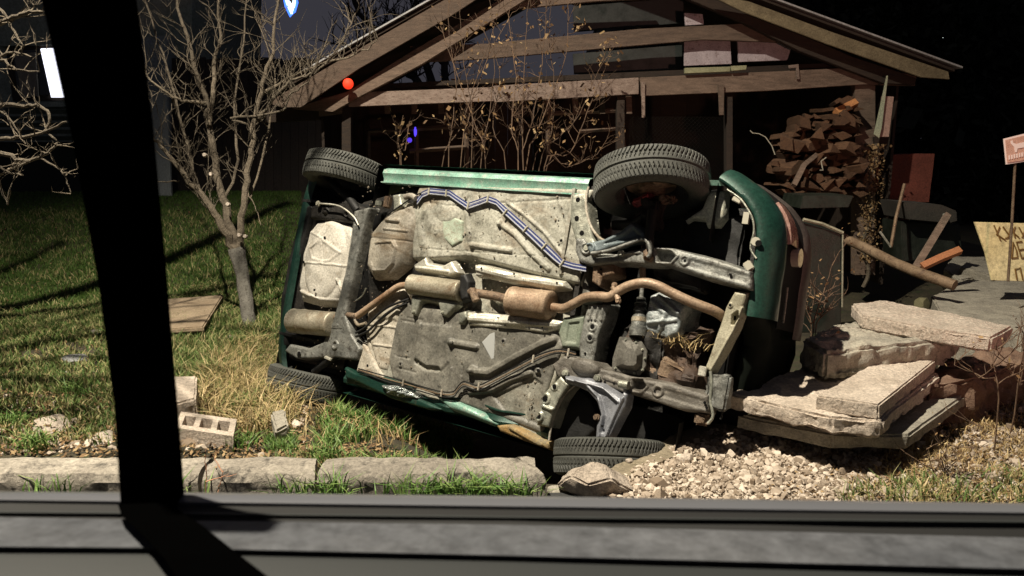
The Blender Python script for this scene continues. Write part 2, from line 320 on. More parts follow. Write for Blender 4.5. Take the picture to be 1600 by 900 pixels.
# ------------------------------------------------------------------ the overturned car
car = thing('overturned_car', 'dark green hatchback lying on its side in the ditch, its dirty underside towards the road', 'car')
car.matrix_world = CAR
def patch(name, poly, h0, feats, m, res=.007, drop=.05, edge=.012, rnd_=.015, rise=.008, parent=None, wob=.0015, tilt=None, local=False):
    P = [tuple(p) for p in poly] if local else [tuple(U(px, py, h0)[:2]) for px, py in poly]
    eg = edge + 3 * res; x0, x1 = min(p[0] for p in P) - eg, max(p[0] for p in P) + eg; y0, y1 = min(p[1] for p in P) - eg, max(p[1] for p in P) + eg
    nx, ny = int((x1 - x0) / res) + 2, int((y1 - y0) / res) + 2
    X, Y = np.meshgrid(np.linspace(x0, x1, nx), np.linspace(y0, y1, ny), indexing='ij')
    sd = sdpoly(X, Y, P); gx, gy = np.gradient(sd, X[1, 0] - X[0, 0], Y[0, 1] - Y[0, 0]); sx_ = (np.abs(sd) < res * .52) * -sd + ((sd < -edge * .99) & (sd > -edge - res * 2.2)) * (-edge - sd)
    X = X + gx * sx_; Y = Y + gy * sx_; sd = sdpoly(X, Y, P)
    H = np.full(X.shape, float(h0)); t = np.clip(sd / rnd_, 0, 1); H -= rise * (1 - t) ** 2
    H += wob * (np.sin(X * 23 + 3 * np.sin(Y * 17)) + np.sin(Y * 31 + 2 * np.sin(X * 13)))
    q = lambda px, py: tuple(U(px, py, h0)[:2])
    for ft in feats:
        k = ft[0]
        if k == 'rib': d = sdline(X, Y, [q(*p) for p in ft[1]]); H += ft[3] * (1 - sst(ft[2] * .45, ft[2], d))
        elif k == 'bump': c = q(*ft[1]); d = np.hypot(X - c[0], Y - c[1]); H += ft[3] * (1 - sst(ft[2] * (ft[4] if len(ft) > 4 else .5), ft[2], d))
        elif k == 'dome': c = q(*ft[1]); d = np.hypot((X - c[0]) / ft[2], (Y - c[1]) / ft[3]); H += ft[4] * np.sqrt(np.clip(1 - d * d, 0, 1))
        elif k == 'area': d = sdpoly(X, Y, [q(*p) for p in ft[1]]); H += ft[2] * sst(-ft[3] * .5, ft[3] * .5, d)
        elif k == 'ring': c = q(*ft[1]); d = np.abs(np.hypot(X - c[0], Y - c[1]) - ft[2]); H += ft[4] * (1 - sst(ft[3] * .3, ft[3], d))
        elif k == 'outl': d = np.abs(sdpoly(X, Y, [q(*p) for p in ft[1]])); H += ft[3] * (1 - sst(ft[2] * .3, ft[2], d))
    if tilt: H += tilt(X, Y)
    H -= drop * np.clip(-sd / edge, 0, 1)
    keep = sd > -edge - 1e-3; cell = keep[:-1, :-1] & keep[1:, :-1] & keep[1:, 1:] & keep[:-1, 1:]
    i = np.arange(nx * ny).reshape(nx, ny)
    f = np.stack([i[:-1, :-1], i[1:, :-1], i[1:, 1:], i[:-1, 1:]], -1)[cell]
    used = np.unique(f); mp = np.zeros(nx * ny, int); mp[used] = np.arange(len(used))
    v = np.c_[X.ravel(), Y.ravel(), H.ravel()][used]
    me = bpy.data.meshes.new(name); me.from_pydata(v.tolist(), [], mp[f].tolist()); me.materials.append(m); me.shade_smooth()
    o = bpy.data.objects.new(name, me); return link(o, parent or car)
hole_disc_me = None
def hole_disc(px, py, h, r=.011, parent=None, sx=1., name='hole_shade_disc', ang=0, m=None):  # black disc painting the darkness inside a hole
    global hole_disc_me
    if hole_disc_me is None:
        b = MB(); b.tube([(0, 0, -.004), (0, 0, .0015)], 1., 14); o = b.build('hole_shade_disc', M_hole, car); hole_disc_me = o.data; C.objects.unlink(o); bpy.data.objects.remove(o)
        for v in hole_disc_me.vertices: v.co.z *= 1.
    o = bpy.data.objects.new(name, hole_disc_me); link(o, parent or car); p = U(px, py, h); o.location = p; o.scale = (r * sx, r, 1); o.rotation_euler = (0, 0, ang); return o
def bolt(px, py, h, r=.010, name='bolt', parent=None, m=None):
    p = U(px, py, h); b = MB(); b.tube([p + Vector((0, 0, -.01)), p + Vector((0, 0, .004))], r * 1.5, 12).tube([p + Vector((0, 0, .002)), p + Vector((0, 0, .012))], r, 6)
    return b.build(name, m or M_galv, parent or car)
def lt(pts, h): # pixel polyline to car-local points at height(s) h
    hh = h if isinstance(h, (list, tuple)) else [h] * len(pts)
    return [U(p[0], p[1], k) for p, k in zip(pts, hh)]
def smooth_pts(P, n=6):
    P = [Vector(p) for p in P]; out = []
    for i in range(len(P) - 1):
        a, b, c, d = P[max(i - 1, 0)], P[i], P[i + 1], P[min(i + 2, len(P) - 1)]
        for k in range(n):
            t = k / n; out.append(.5 * ((2 * b) + (c - a) * t + (2 * a - 5 * b + 4 * c - d) * t * t + (3 * b - a - 3 * c + d) * t ** 3))
    out.append(P[-1]); return out
def pipe(name, pts, h, r, m, n=6, seg=14, parent=None):
    return MB().tube(smooth_pts(lt(pts, h), n), r, seg).build(name, m, parent or car, smooth=True)

# floor pan with tunnel and pressed ribs
floor = patch('floor_pan', [(655, 290), (925, 296), (917, 340), (905, 420), (895, 520), (880, 560), (850, 640), (858, 693), (780, 668), (700, 636), (640, 609), (556, 586), (572, 540), (640, 470), (645, 420), (640, 330)], 0, [
    ('area', [(630, 408), (735, 404), (900, 446), (920, 470), (915, 512), (868, 512), (735, 494), (640, 472)], -.085, .05),
    ('rib', [(783, 350), (805, 366), (830, 395), (858, 420)], .020, .016), ('bump', (781, 349), .026, .016),
    ('rib', [(738, 383), (798, 391)], .020, .014), ('bump', (738, 383), .026, .010),
    ('rib', [(792, 316), (820, 336), (850, 362), (882, 402)], .012, .012),
    ('area', [(662, 328), (690, 318), (712, 330), (716, 352), (700, 380), (676, 372)], .012, .07), ('rib', [(668, 322), (655, 345), (660, 380)], .03, .008), ('dome', (700, 330), .10, .07, .012),
    ('rib', [(728, 330), (733, 372), (726, 398)], .016, .008),
    ('rib', [(778, 300), (776, 400)], .004, -.005), ('rib', [(656, 388), (872, 402)], .004, -.006), ('rib', [(670, 316), (700, 322), (905, 310)], .006, -.006),
    ('ring', (683, 363), .012, .006, .006), ('ring', (877, 376), .012, .006, .006), ('ring', (845, 417), .014, .006, .006),
    ('rib', [(868, 300), (885, 345), (884, 400)], .006, .006)], M_floor, res=.0065, drop=.06)
lowf = patch('lower_floor_pan', [(628, 468), (735, 492), (868, 516), (880, 540), (866, 575), (845, 640), (852, 680), (790, 655), (715, 628), (612, 590), (607, 560), (616, 515)], .012, [
    ('rib', [(738, 580), (765, 582), (800, 562), (845, 538), (866, 530)], .026, .026), ('bump', (738, 578), .034, .022),
    ('rib', [(736, 612), (770, 608), (800, 592), (830, 582)], .022, .020), ('bump', (841, 579), .022, .012), ('ring', (841, 579), .014, .006, .008),
    ('rib', [(707, 535), (745, 542)], .022, .018), ('bump', (706, 535), .028, .016),
    ('rib', [(705, 575), (700, 620)], .008, .010), ('rib', [(722, 570), (722, 618)], .007, -.007),
    ('outl', [(626, 500), (648, 504), (640, 560), (618, 556)], .006, -.007), ('outl', [(636, 496), (660, 500), (650, 582), (622, 575)], .006, -.006),
    ('area', [(655, 505), (705, 510), (702, 565), (690, 578), (655, 572), (648, 560)], .010, .02),
    ('rib', [(650, 565), (665, 575), (685, 577)], .020, -.02), ('rib', [(750, 518), (746, 575)], .005, -.006), ('rib', [(662, 598), (668, 580)], .004, -.006),
    ('ring', (786, 533), .012, .006, .007), ('ring', (626, 569), .014, .006, .008), ('area', [(770, 620), (835, 590), (848, 600), (842, 665), (790, 645)], -.012, .02),
    ('rib', [(826, 615), (818, 645), (824, 660)], .005, -.006)], M_low, res=.0065)
patch('worn_paint_area', [(690, 345), (705, 338), (722, 346), (720, 376), (706, 384), (693, 372)], .014, [], mat('mint_worn', (.30, .37, .28), (.40, .45, .36), (.28, .26, .2), 14, .6, 0, .3, 60, .45), res=.005, drop=.02, edge=.01, rise=.004)['label'] = 'mint green worn spot on the floor pan'
pale = patch('painted_light_patch', [(753, 535), (773, 514), (771, 560), (768, 562)], .0145, [], mat('light_patch_pale', (.42, .43, .42), rough=.5, metal=.2), res=.004, drop=.01, edge=.004, rise=0, wob=0); pale['label'] = 'bright triangle of light painted on the lower floor pan'  # patch of light, painted on as a thin pale triangle
for q in [(683, 363), (877, 376), (845, 417)]: hole_disc(*q, .004, .009)
for q in [(706, 535), (786, 533), (626, 569), (841, 579), (739, 578)]: hole_disc(*q, .034 if q[0] in (706, 739, 841) else .016, .010)

# rear section: tank panels, spare wheel well, cross beam
rearb = patch('rear_underbody', [(488, 322), (560, 318), (655, 290), (650, 600), (545, 580), (450, 560), (452, 470), (470, 380)], -.05, [], M_dark, res=.02)
tank = patch('fuel_tank', [(606, 332), (622, 316), (648, 316), (652, 338), (643, 388), (636, 414), (612, 434), (584, 436), (571, 416), (578, 362), (590, 350)], .01, [
    ('outl', [(592, 380), (619, 378), (624, 388), (620, 412), (608, 424), (588, 424), (584, 410)], .012, .014), ('area', [(592, 380), (619, 378), (624, 388), (620, 412), (608, 424), (588, 424), (584, 410)], .010, .02),
    ('rib', [(607, 344), (626, 346)], .016, .014), ('rib', [(604, 358), (640, 362)], .008, .009), ('rib', [(578, 371), (644, 378)], .005, -.008),
    ('dome', (612, 395), .25, .3, .03)], M_tank, res=.006, drop=.08, rnd_=.05, rise=.035)
tank2 = patch('rear_floor_panel', [(572, 478), (600, 452), (636, 448), (632, 476), (622, 520), (616, 560), (606, 584), (590, 580), (572, 552), (568, 520)], .008, [
    ('rib', [(575, 506), (620, 512)], .008, .008), ('rib', [(584, 538), (612, 542)], .006, .008), ('area', [(590, 460), (630, 455), (620, 500), (590, 496)], .012, .03),
    ('rib', [(572, 512), (590, 575)], .006, -.01)], M_tank, res=.006, drop=.08, rnd_=.04, rise=.03)
side_flange = patch('rear_sill_flange', [(566, 535), (574, 545), (592, 580), (600, 592), (556, 580), (562, 555)], .02, [], M_tank, res=.006); hole_disc(574, 571, .023, .008)
well = patch('spare_wheel_well', [(492, 346), (520, 341), (547, 352), (556, 366), (551, 420), (538, 462), (520, 478), (496, 478), (468, 470), (463, 448), (470, 396), (480, 362)], .02, [
    ('dome', (508, 405), .20, .29, .035), ('bump', (507, 371), .012, -.01), ('rib', [(490, 388), (507, 372), (535, 395)], .012, .005), ('rib', [(507, 372), (520, 350)], .01, .005), ('rib', [(507, 372), (480, 360)], .01, .005), ('rib', [(508, 375), (511, 412)], .005, -.006),
    ('rib', [(474, 410), (545, 416)], .009, .006), ('rib', [(470, 455), (500, 468), (530, 470)], .014, .014), ('outl', [(487, 388), (508, 376), (533, 396), (520, 408), (508, 410), (492, 404)], .014, .004),
    ('rib', [(528, 437), (536, 460)], .01, .016)], mat('well_metal', (.47, .44, .38), (.60, .57, .50), (.33, .26, .17), 6, .6, 0, .35, 50, .36), res=.006, drop=.08, rnd_=.05, rise=.04)
for q in [(507, 371), (491, 453), (474, 409)]: hole_disc(*q, .062 if q[0] != 474 else .035, .009)
beam = patch('rear_axle_beam', [(552, 330), (576, 324), (566, 360), (556, 410), (543, 470), (534, 515), (516, 515), (530, 462), (542, 410), (550, 362)], .055, [
    ('bump', (556, 350), .01, -.01), ('rib', [(566, 334), (557, 372), (543, 440), (528, 505)], .012, -.006)], M_rail, res=.005, drop=.09)
axle_arm = patch('rear_trailing_arm', [(516, 505), (540, 492), (548, 522), (562, 545), (556, 562), (520, 558), (488, 560), (462, 560), (444, 548), (452, 538), (480, 545), (504, 535)], .05, [
    ('ring', (524, 539), .025, .012, .010), ('bump', (467, 552), .02, .012)], M_rail, res=.005, drop=.10)
hole_disc(467, 552, .064, .014)
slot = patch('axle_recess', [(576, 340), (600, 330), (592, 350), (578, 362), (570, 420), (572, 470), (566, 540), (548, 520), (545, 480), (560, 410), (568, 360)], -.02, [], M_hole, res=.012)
gr = patch('upper_suspension_mount', [(486, 322), (540, 312), (570, 326), (556, 348), (500, 342), (484, 340)], .03, [('bump', (510, 330), .03, .02), ('bump', (540, 335), .02, -.02)], M_dark, res=.007)
bolt(497, 318, .06, .014, m=M_clip); MB().box(U(593, 318, .05), (.06, .035, .03)).build('suspension_bracket', M_galv, car, bevel=.004)
MB().box(U(606, 316, .04), (.05, .08, .04)).build('suspension_bracket', M_rust, car, bevel=.006)
patch('wheel_arch_bracket', [(613, 305), (624, 303), (628, 322), (614, 332)], .03, [], M_galv, res=.005)
pipe('brake_hose', [(500, 318), (530, 322), (552, 338), (560, 352)], .075, .006, M_alu); pipe('brake_hose', [(606, 335), (625, 322), (648, 306), (658, 302)], .03, .005, M_black)
pipe('filler_hose', [(633, 308), (642, 306), (650, 310)], .03, .020, M_tank)
for pts in ([(556, 520), (570, 512), (590, 492), (610, 478), (640, 467)], [(556, 526), (575, 517), (595, 498), (615, 483), (636, 474)]): pipe('fuel_hose', pts, [.05, .05, .045, .04, .02], .008, M_black)
patch('rear_valance', [(488, 322), (478, 360), (462, 420), (452, 480), (446, 540), (436, 545), (438, 470), (452, 400), (472, 320)], -.01, [], M_black, res=.01)

# rear bumper, wraps the tail
rows = []
for k in range(25):
    t = -1 + 2 * k / 24; y = .80 * t; c = abs(t) ** 6 * .12
    rows.append([Vector((-.74 + c + dx, y, z)) for dx, z in ((.03, -.02), (0, .0), (-.04, -.005), (-.09, -.05), (-.115, -.14), (-.12, -.26), (-.11, -.40), (-.04, -.46))])
MB().loft(rows).build('rear_bumper', M_green, car, smooth=True)

# sills and body shell
def sill(sy, x0, x1, m, name, n=22, dents=0, yo=0.):
    rows = []
    for k in range(n + 1):
        x = x0 + (x1 - x0) * k / n; d = dents * noise.noise(Vector((x * 5, 1, 2)))
        rows.append([Vector((x, sy * (y + yo + d * .3), z + d)) for y, z in ((.665, -.03), (.668, .014), (.676, .014), (.680, -.012), (.700, -.010), (.735, .012), (.762, .004), (.778, -.03), (.785, -.09), (.805, -.14), (.812, -.26))])
    return MB().loft(rows).build(name, m, car, smooth=True)
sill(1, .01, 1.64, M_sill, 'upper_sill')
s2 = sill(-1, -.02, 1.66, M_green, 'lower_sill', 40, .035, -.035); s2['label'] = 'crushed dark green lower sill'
patch('pale_sill_strip', [(682, 622), (700, 622), (740, 640), (786, 663), (775, 667), (735, 652), (700, 640)], .035, [], M_sill, res=.006, drop=.03, rise=.02, rnd_=.03)['label'] = 'pale green crease along the lower sill'
patch('rusted_sill_end', [(775, 664), (800, 664), (858, 692), (856, 702), (800, 682), (780, 674)], .03, [('rib', [(800, 668), (845, 694)], .02, .012)], mat('sill_rust', (.34, .21, .07), (.20, .17, .11), (.40, .30, .13), 12, .7, 0, .5, 50, .4), res=.006)['label'] = 'yellowish rusty front end of the lower sill'
crum = patch('crumpled_sill_skin', [(538, 574), (556, 584), (600, 590), (640, 606), (650, 622), (690, 640), (668, 640), (610, 622), (560, 598), (539, 590)], .035, [], M_green, res=.006, drop=.05)
patch('torn_shiny_metal', [(596, 602), (620, 602), (640, 612), (650, 622), (622, 620), (606, 616)], .05, [('rib', [(598, 604), (640, 618)], .012, .012), ('rib', [(606, 614), (630, 606)], .008, .014), ('rib', [(622, 618), (640, 610)], .008, .010)], mat('chrome_torn', (.55, .58, .57), (.12, .15, .14), None, 30, .22, .7, .8, 60), res=.004)
def arch(x):
    z = 0.
    for xw, r in ((-.42, .36), (2.03, .37)):
        d = abs(x - xw)
        if d < r: z = min(z, -.02 - math.sqrt(r * r - d * d))
    return z
xsn = sorted(set([round(-.80 + k * .04, 3) for k in range(79)]))
rows = []
for x in xsn:
    zb = arch(x) - .02; wy = .815 - .10 * sst(2.1, 2.75, x) - .06 * sst(-.5, -.9, x); zt = -.80 + .12 * float(sst(1.5, 2.6, x)) 
    wy = float(wy); half = [(wy - .012, zb), (wy, min(-.25, zb - .02)), (wy + .012, min(-.45, zb - .03)), (wy - .01, -.62), (wy - .05, zt + .05), (wy - .10, zt)]
    rows.append([Vector((x, y, z)) for y, z in half] + [Vector((x, y, zt - .03)) for y in (.35, 0, -.35)] + [Vector((x, -y, z)) for y, z in half[::-1]])
MB().loft(rows).build('body_shell', M_green, car, smooth=True)
M_glass = mat('dark_glass', (.01, .012, .012), rough=.1, coat=.5)
cab = [(-.82, .66, -.80), (-.62, .58, -1.22), (-.1, .55, -1.30), (.75, .55, -1.31), (1.05, .56, -1.26), (1.62, .66, -.82)]
rows = [[Vector((x, sy * y0, z0)) for sy, y0, z0 in ((1, .70, -.78), (1, y, z), (1, .3, z - .02 * (z < -1)), (-1, .3, z - .02 * (z < -1)), (-1, y, z), (-1, .70, -.78))] for x, y, z in cab]
MB().loft(rows).build('cabin_glass', M_glass, car)
MB().loft([[Vector((x, s * (y + .01), z - .012)) for s in (1, .5, 0, -.5, -1)] for x, y, z in cab[1:5]]).build('roof', M_green, car, smooth=True)
for sy in (1, -1):
    for x0, z0, x1, z1 in ((-.82, -.8, -.62, -1.23), (.30, -.8, .34, -1.31), (1.62, -.82, 1.05, -1.27)):
        MB().tube([(x0, sy * .69, z0), (x1, sy * .565, z1)], .022, 6).build('window_pillar', M_green, car)
# front fender lip
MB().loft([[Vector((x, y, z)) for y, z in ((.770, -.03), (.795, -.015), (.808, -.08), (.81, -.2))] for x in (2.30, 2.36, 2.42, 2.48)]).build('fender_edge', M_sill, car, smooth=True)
# inner wheelhouse (pale)
patch('pale_wheelhouse', [(1072, 345), (1100, 328), (1112, 300), (1134, 300), (1132, 340), (1122, 352), (1106, 352), (1106, 343), (1080, 340)], -.10, [('dome', (1108, 322), .2, .2, .03)], mat('wheelhouse', (.50, .51, .42), (.62, .62, .52), (.36, .32, .24), 6, .7, 0, .4, 40, .35), res=.007, drop=.05)
# firewall and inner tub behind the engine bay
MB().box((2.12, 0, -.55), (.9, 1.5, .02)).build('engine_bay_floor', M_dark, car)
MB().box((1.66, 0, -.30), (.03, 1.46, .56)).build('firewall', M_dark, car)
for sy in (1, -1):
    rr = []
    for k in range(19):
        a = math.pi * k / 18; rr.append([Vector((2.03 + .36 * math.cos(a), sy * y, -.02 - .36 * math.sin(a))) for y in (.80, .48)])
    MB().loft(rr).build('wheelhouse_liner', M_black, car, smooth=True)
    rr = []
    for k in range(19):
        a = math.pi * k / 18; rr.append([Vector((-.42 + .35 * math.cos(a), sy * y, -.02 - .35 * math.sin(a))) for y in (.80, .50)])
    MB().loft(rr).build('wheelhouse_liner', M_black, car, smooth=True)
    MB().box((-.42, sy * .50, -.18), (.7, .02, .36)).build('inner_arch_panel', M_black, car)

# front structure
patch('jacking_rail', [(893, 304), (914, 300), (918, 322), (922, 352), (926, 372), (934, 384), (905, 388), (898, 372), (890, 344)], .035, [], M_galv, res=.004, drop=.08)
for q, a in (((903, 312), 0), ((901, 341), 0), ((909, 364), .6)): hole_disc(*q, .037, .014, ang=a)
pipe('arch_lip', [(920, 292), (916, 310), (917, 332), (924, 355), (937, 372), (950, 378)], .03, .008, M_tank)
MB().box(U(889, 362, -.01), (.02, .5, .05)).build('floor_seam', M_floor, car)
upr = patch('upper_frame_rail', [(900, 372), (912, 372), (925, 392), (960, 398), (1003, 388), (1020, 385), (1052, 388), (1112, 404), (1172, 424), (1172, 452), (1104, 434), (1040, 413), (1000, 412), (965, 410), (925, 414), (905, 408), (898, 392)], .05, [
    ('area', [(1024, 391), (1046, 392), (1054, 400), (1046, 409), (1028, 408)], -.045, .012), ('outl', [(1020, 388), (1050, 390), (1060, 400), (1048, 412), (1024, 411)], .01, .008),
    ('ring', (1070, 407), .022, .010, .008), ('ring', (917, 388), .030, .012, .012), ('rib', [(930, 398), (1000, 394)], .012, .008), ('rib', [(1080, 412), (1165, 436)], .03, -.006),
    ('bump', (970, 396), .016, .014)], M_rail, res=.0045, drop=.10)
for q in [(980, 395), (995, 397), (1058, 403), (1141, 429), (1070, 407)]: hole_disc(*q, .053, .007)
bolt(917, 388, .055, .014); bolt(970, 396, .06, .012)
ca = patch('upper_control_arm', [(916, 380), (945, 373), (968, 362), (985, 348), (1000, 358), (1012, 370), (1010, 374), (985, 378), (950, 388), (925, 397), (918, 390)], .075, [
    ('area', [(945, 380), (975, 366), (988, 356), (1000, 368), (980, 374)], -.018, .02), ('ring', (921, 388), .028, .011, .010)], mat('arm_bluegrey', (.10, .13, .14), (.15, .18, .19), (.06, .06, .06), 9, .45, .3, .3, 50, .35), res=.0045, drop=.05)
pipe('arm_bar', [(924, 396), (950, 392), (985, 380), (1005, 374), (1014, 382), (1016, 396), (1012, 402)], .085, .011, M_rail)
patch('rail_bush_mount', [(1004, 392), (1010, 388), (1020, 402), (1014, 408), (1004, 404)], .075, [('bump', (1010, 398), .02, .012)], M_rust, res=.004)
# tunnel bracket pieces
patch('tunnel_bracket', [(926, 415), (958, 410), (960, 428), (940, 434), (936, 448), (924, 440)], .02, [('rib', [(938, 418), (940, 440)], .01, -.01)], M_rust, res=.005, drop=.12); hole_disc(939, 421, .022, .006)
patch('tunnel_wall_panel', [(896, 408), (916, 412), (914, 440), (930, 470), (912, 475), (893, 470)], -.05, [], M_low, res=.008, drop=.1)
# cross member with holes
patch('cross_member', [(918, 476), (950, 476), (944, 498), (934, 524), (930, 548), (926, 568), (905, 562), (904, 540), (910, 508)], .05, [
    ('rib', [(926, 480), (920, 500)], .008, .010), ('rib', [(935, 480), (930, 500)], .008, .010), ('rib', [(943, 480), (939, 500)], .008, .010), ('ring', (926, 511), .02, .01, .006), ('ring', (922, 528), .02, .01, .006)], M_rail, res=.0045, drop=.12)
for q, r in (((926, 511), .014), ((922, 528), .014), ((914, 552), .006), ((924, 500), .005)): hole_disc(*q, .054, r)
patch('floor_box', [(880, 496), (912, 494), (905, 545), (878, 542), (872, 520)], .03, [('area', [(888, 505), (905, 503), (900, 536), (884, 534)], -.01, .01)], mat('greenish_panel', (.13, .16, .12), (.20, .22, .17), (.07, .07, .05), 8, .55, 0, .4, 50, .35), res=.005, drop=.08)
lwr = patch('lower_frame_rail', [(862, 570), (880, 556), (925, 562), (940, 576), (985, 588), (1048, 600), (1106, 618), (1104, 645), (1060, 640), (1030, 630), (984, 616), (935, 600), (900, 592), (872, 590)], .05, [
    ('area', [(990, 594), (1003, 593), (1008, 603), (1000, 611), (989, 608)], -.045, .012), ('outl', [(986, 590), (1005, 589), (1012, 603), (1002, 614), (985, 611)], .01, .007),
    ('ring', (1028, 611), .024, .011, .010), ('dome', (915, 573), .09, .05, .03), ('bump', (883, 583), .03, .018), ('bump', (933, 591), .024, .018), ('rib', [(945, 590), (985, 604)], .014, .008),
    ('rib', [(1010, 606), (1100, 632)], .03, -.006)], mat('scraped_rail', (.085, .075, .062), (.20, .185, .16), (.34, .30, .25), 9, .5, .15, .6, 55, .36), res=.0045, drop=.10)
for q in [(945, 597), (959, 598), (1101, 629), (1104, 637), (1022, 611)]: hole_disc(*q, .053, .007)
bolt(883, 583, .075, .013); bolt(933, 591, .075, .013)
MB().tube(lt([(968, 600), (982, 602)], .09), .022, 12).build('arm_bush', M_galv, car, smooth=True)
# lower outrigger
patch('lower_outrigger', [(876, 588), (888, 601), (872, 625), (864, 645), (856, 668), (838, 664), (843, 640), (852, 612)], .06, [('ring', (866, 604), .018, .009, .006), ('ring', (852, 623), .026, .012, .010), ('ring', (843, 651), .022, .012, .012), ('rib', [(848, 634), (864, 640)], .012, .014)], M_galv, res=.004, drop=.12)
for q, r in (((866, 604), .013), ((851, 623), .015), ((842, 652), .012)): hole_disc(*q, .066, r)
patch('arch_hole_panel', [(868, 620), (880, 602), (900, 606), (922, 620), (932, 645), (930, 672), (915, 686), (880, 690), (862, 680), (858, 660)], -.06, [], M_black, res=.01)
pipe('wheelhouse_flange', [(898, 602), (882, 618), (870, 640), (862, 664), (858, 688)], .03, .007, M_tank)
lca = patch('lower_control_arm', [(882, 588), (900, 592), (915, 592), (942, 602), (968, 622), (974, 612), (979, 616), (976, 636), (962, 662), (950, 686), (930, 686), (932, 664), (938, 648), (932, 628), (918, 612), (900, 603), (884, 598)], .095, [
    ('area', [(925, 606), (945, 610), (965, 628), (958, 648), (944, 676), (938, 676), (944, 650), (938, 626)], -.014, .014), ('rib', [(886, 592), (915, 600), (935, 620), (942, 648), (936, 682)], .009, .010),
    ('rib', [(900, 594), (942, 606), (966, 628)], .008, .010), ('rib', [(974, 622), (958, 655), (946, 684)], .008, .012)], M_arm, res=.004, drop=.06)
hole_disc(941, 666, .098, .006); bolt(932, 652, .10, .012, m=M_rust)
# drive shaft, gearbox cover, engine parts
p0, p1 = U(1004, 440, -.04), U(997, 526, .0)
prof = [(0, .012), (.28, .012), (.3, .026), (.36, .020), (.40, .034), (.46, .026), (.52, .038), (.60, .030), (.64, .040), (.82, .042), (.84, .050), (1, .050)]
MB().tube([p0.lerp(p1, t) for t, r in prof], [r for t, r in prof], 14).build('drive_shaft', M_rail, car, smooth=True)
MB().tube([p0.lerp(p1, t) for t in (.34, .38, .44, .5, .56, .62)], [.03, .022, .036, .026, .040, .03], 14).build('rubber_boot', M_black, car, smooth=True)
MB().tube([p0.lerp(p1, t) for t in (.66, .74)], .043, 14).build('boot_clamp', M_muf, car, smooth=True)
fl = [(968, 526), (985, 527), (1002, 533), (1011, 549), (1009, 572), (999, 587), (976, 583), (956, 579), (957, 560), (963, 540)]
b = MB().prism(lt(fl, .022), (0, 0, -.012)); r0 = lt([(971, 532), (985, 532), (998, 538), (1005, 551), (1003, 571), (995, 580), (978, 577), (962, 573), (962, 560), (966, 545)], .0225); r1 = lt([(982, 544), (987, 545), (992, 550), (995, 556), (994, 568), (990, 571), (980, 571), (973, 569), (973, 560), (976, 552)], .075)
b.loft([r0, r1], close=True); b.add(r1, [tuple(range(10))]); gb = b.build('gearbox_cover', mat('cover_grey', (.15, .14, .12), (.20, .19, .165), None, 6, .5, .3, .2, 60), car, bevel=.002)
for q in [(978, 531), (994, 535), (1004, 546), (1008, 560), (1004, 578), (992, 583), (976, 580), (962, 575)]: bolt(*q, .022, .005, parent=car)
def lump(name, c, size, m, seed, cuts=3, amp=.03, rot=0):
    b = MB().box((0, 0, 0), size); o = b.build(name, m, car, bevel=.012); rough(o, cuts, amp, 7, amp * .4, seed); o.location = c; o.rotation_euler = (0, 0, rot); return o
lump('gearbox', U(1012, 556, -.13), (.26, .26, .22), MATS['engine_rust'] if 'engine_rust' in MATS else M_dark, 3, amp=.07, cuts=4)
lump('engine_block', U(1050, 558, -.17), (.36, .30, .26), mat('engine_rust', (.035, .02, .013), (.09, .055, .036), (.17, .12, .09), 9, .6, .1, .8, 40, .34), 4, amp=.09, cuts=4)
lump('oil_pan', U(1045, 578, -.08), (.30, .10, .12), M_rust, 5, amp=.04, rot=-.2)
lump('engine_mount', U(1070, 430, -.16), (.3, .16, .2), M_dark, 6, amp=.05)
lump('steering_rack', U(950, 470, -.18), (.12, .5, .1), M_dark, 7, amp=.03)
lump('radiator', U(1150, 520, -.32), (.08, .62, .36), M_hole, 8, amp=.01)
lump('battery_tray', U(1120, 380, -.25), (.35, .3, .2), M_black, 9, amp=.03)
M_foil = mat('foil', (.16, .18, .18), (.34, .37, .37), (.50, .52, .52), 9, .30, .2, 1.0, 22, .4)
foil = patch('foil_wrapped_part', [(1016, 462), (1030, 456), (1070, 476), (1066, 490), (1058, 520), (1040, 528), (1008, 516), (1010, 490)], .0, [('rib', [(1018, 470), (1040, 490), (1030, 515)], .015, .012), ('rib', [(1030, 462), (1060, 490)], .012, .015), ('rib', [(1012, 505), (1055, 500)], .012, .012)], M_foil, res=.006, drop=.18, edge=.03, wob=.006)
MB().tube(smooth_pts(lt([(1006, 395), (1004, 420), (1005, 445)], -.05)), .018, 10).build('steering_shaft', M_rust, car, smooth=True)
# loose straw caught in the engine bay is its own thing (below)
# exhaust line
def cyl(name, a, b, h, r, m, ends=.010, seg=28, band=None):
    p, q = U(*a, h), U(*b, h); d = (q - p).normalized(); L = (q - p).length
    prof = [(-.0, r * .55), (.004, r * .9), (ends, r), (ends + .004, r * 1.02), (ends + .008, r)] + [(L * t, r) for t in (.3, .5, .7)] + [(L - ends - .008, r), (L - ends - .004, r * 1.02), (L - ends, r), (L - .004, r * .9), (L, r * .55)]
    if band: prof += [(L * band - .012, r), (L * band - .006, r * 1.04), (L * band + .006, r * 1.04), (L * band + .012, r)]; prof.sort()
    return MB().tube([p + d * t for t, _ in prof], [x for _, x in prof], seg).build(name, m, car, smooth=True)
cyl('muffler', (641, 444), (722, 455), .03, .066, M_muf); cyl('catalytic_converter', (797, 470), (863, 478), .03, .086, M_exh, band=.12)
cyl('rear_silencer', (457, 501), (522, 507), .03, .088, M_muf, band=.28)
pipe('exhaust_pipe', [(642, 447), (625, 447), (605, 460), (580, 478), (558, 494)], .05, .023, M_exh)
pipe('exhaust_pipe', [(722, 453), (745, 458), (775, 463), (798, 469)], .03, .027, M_rust)
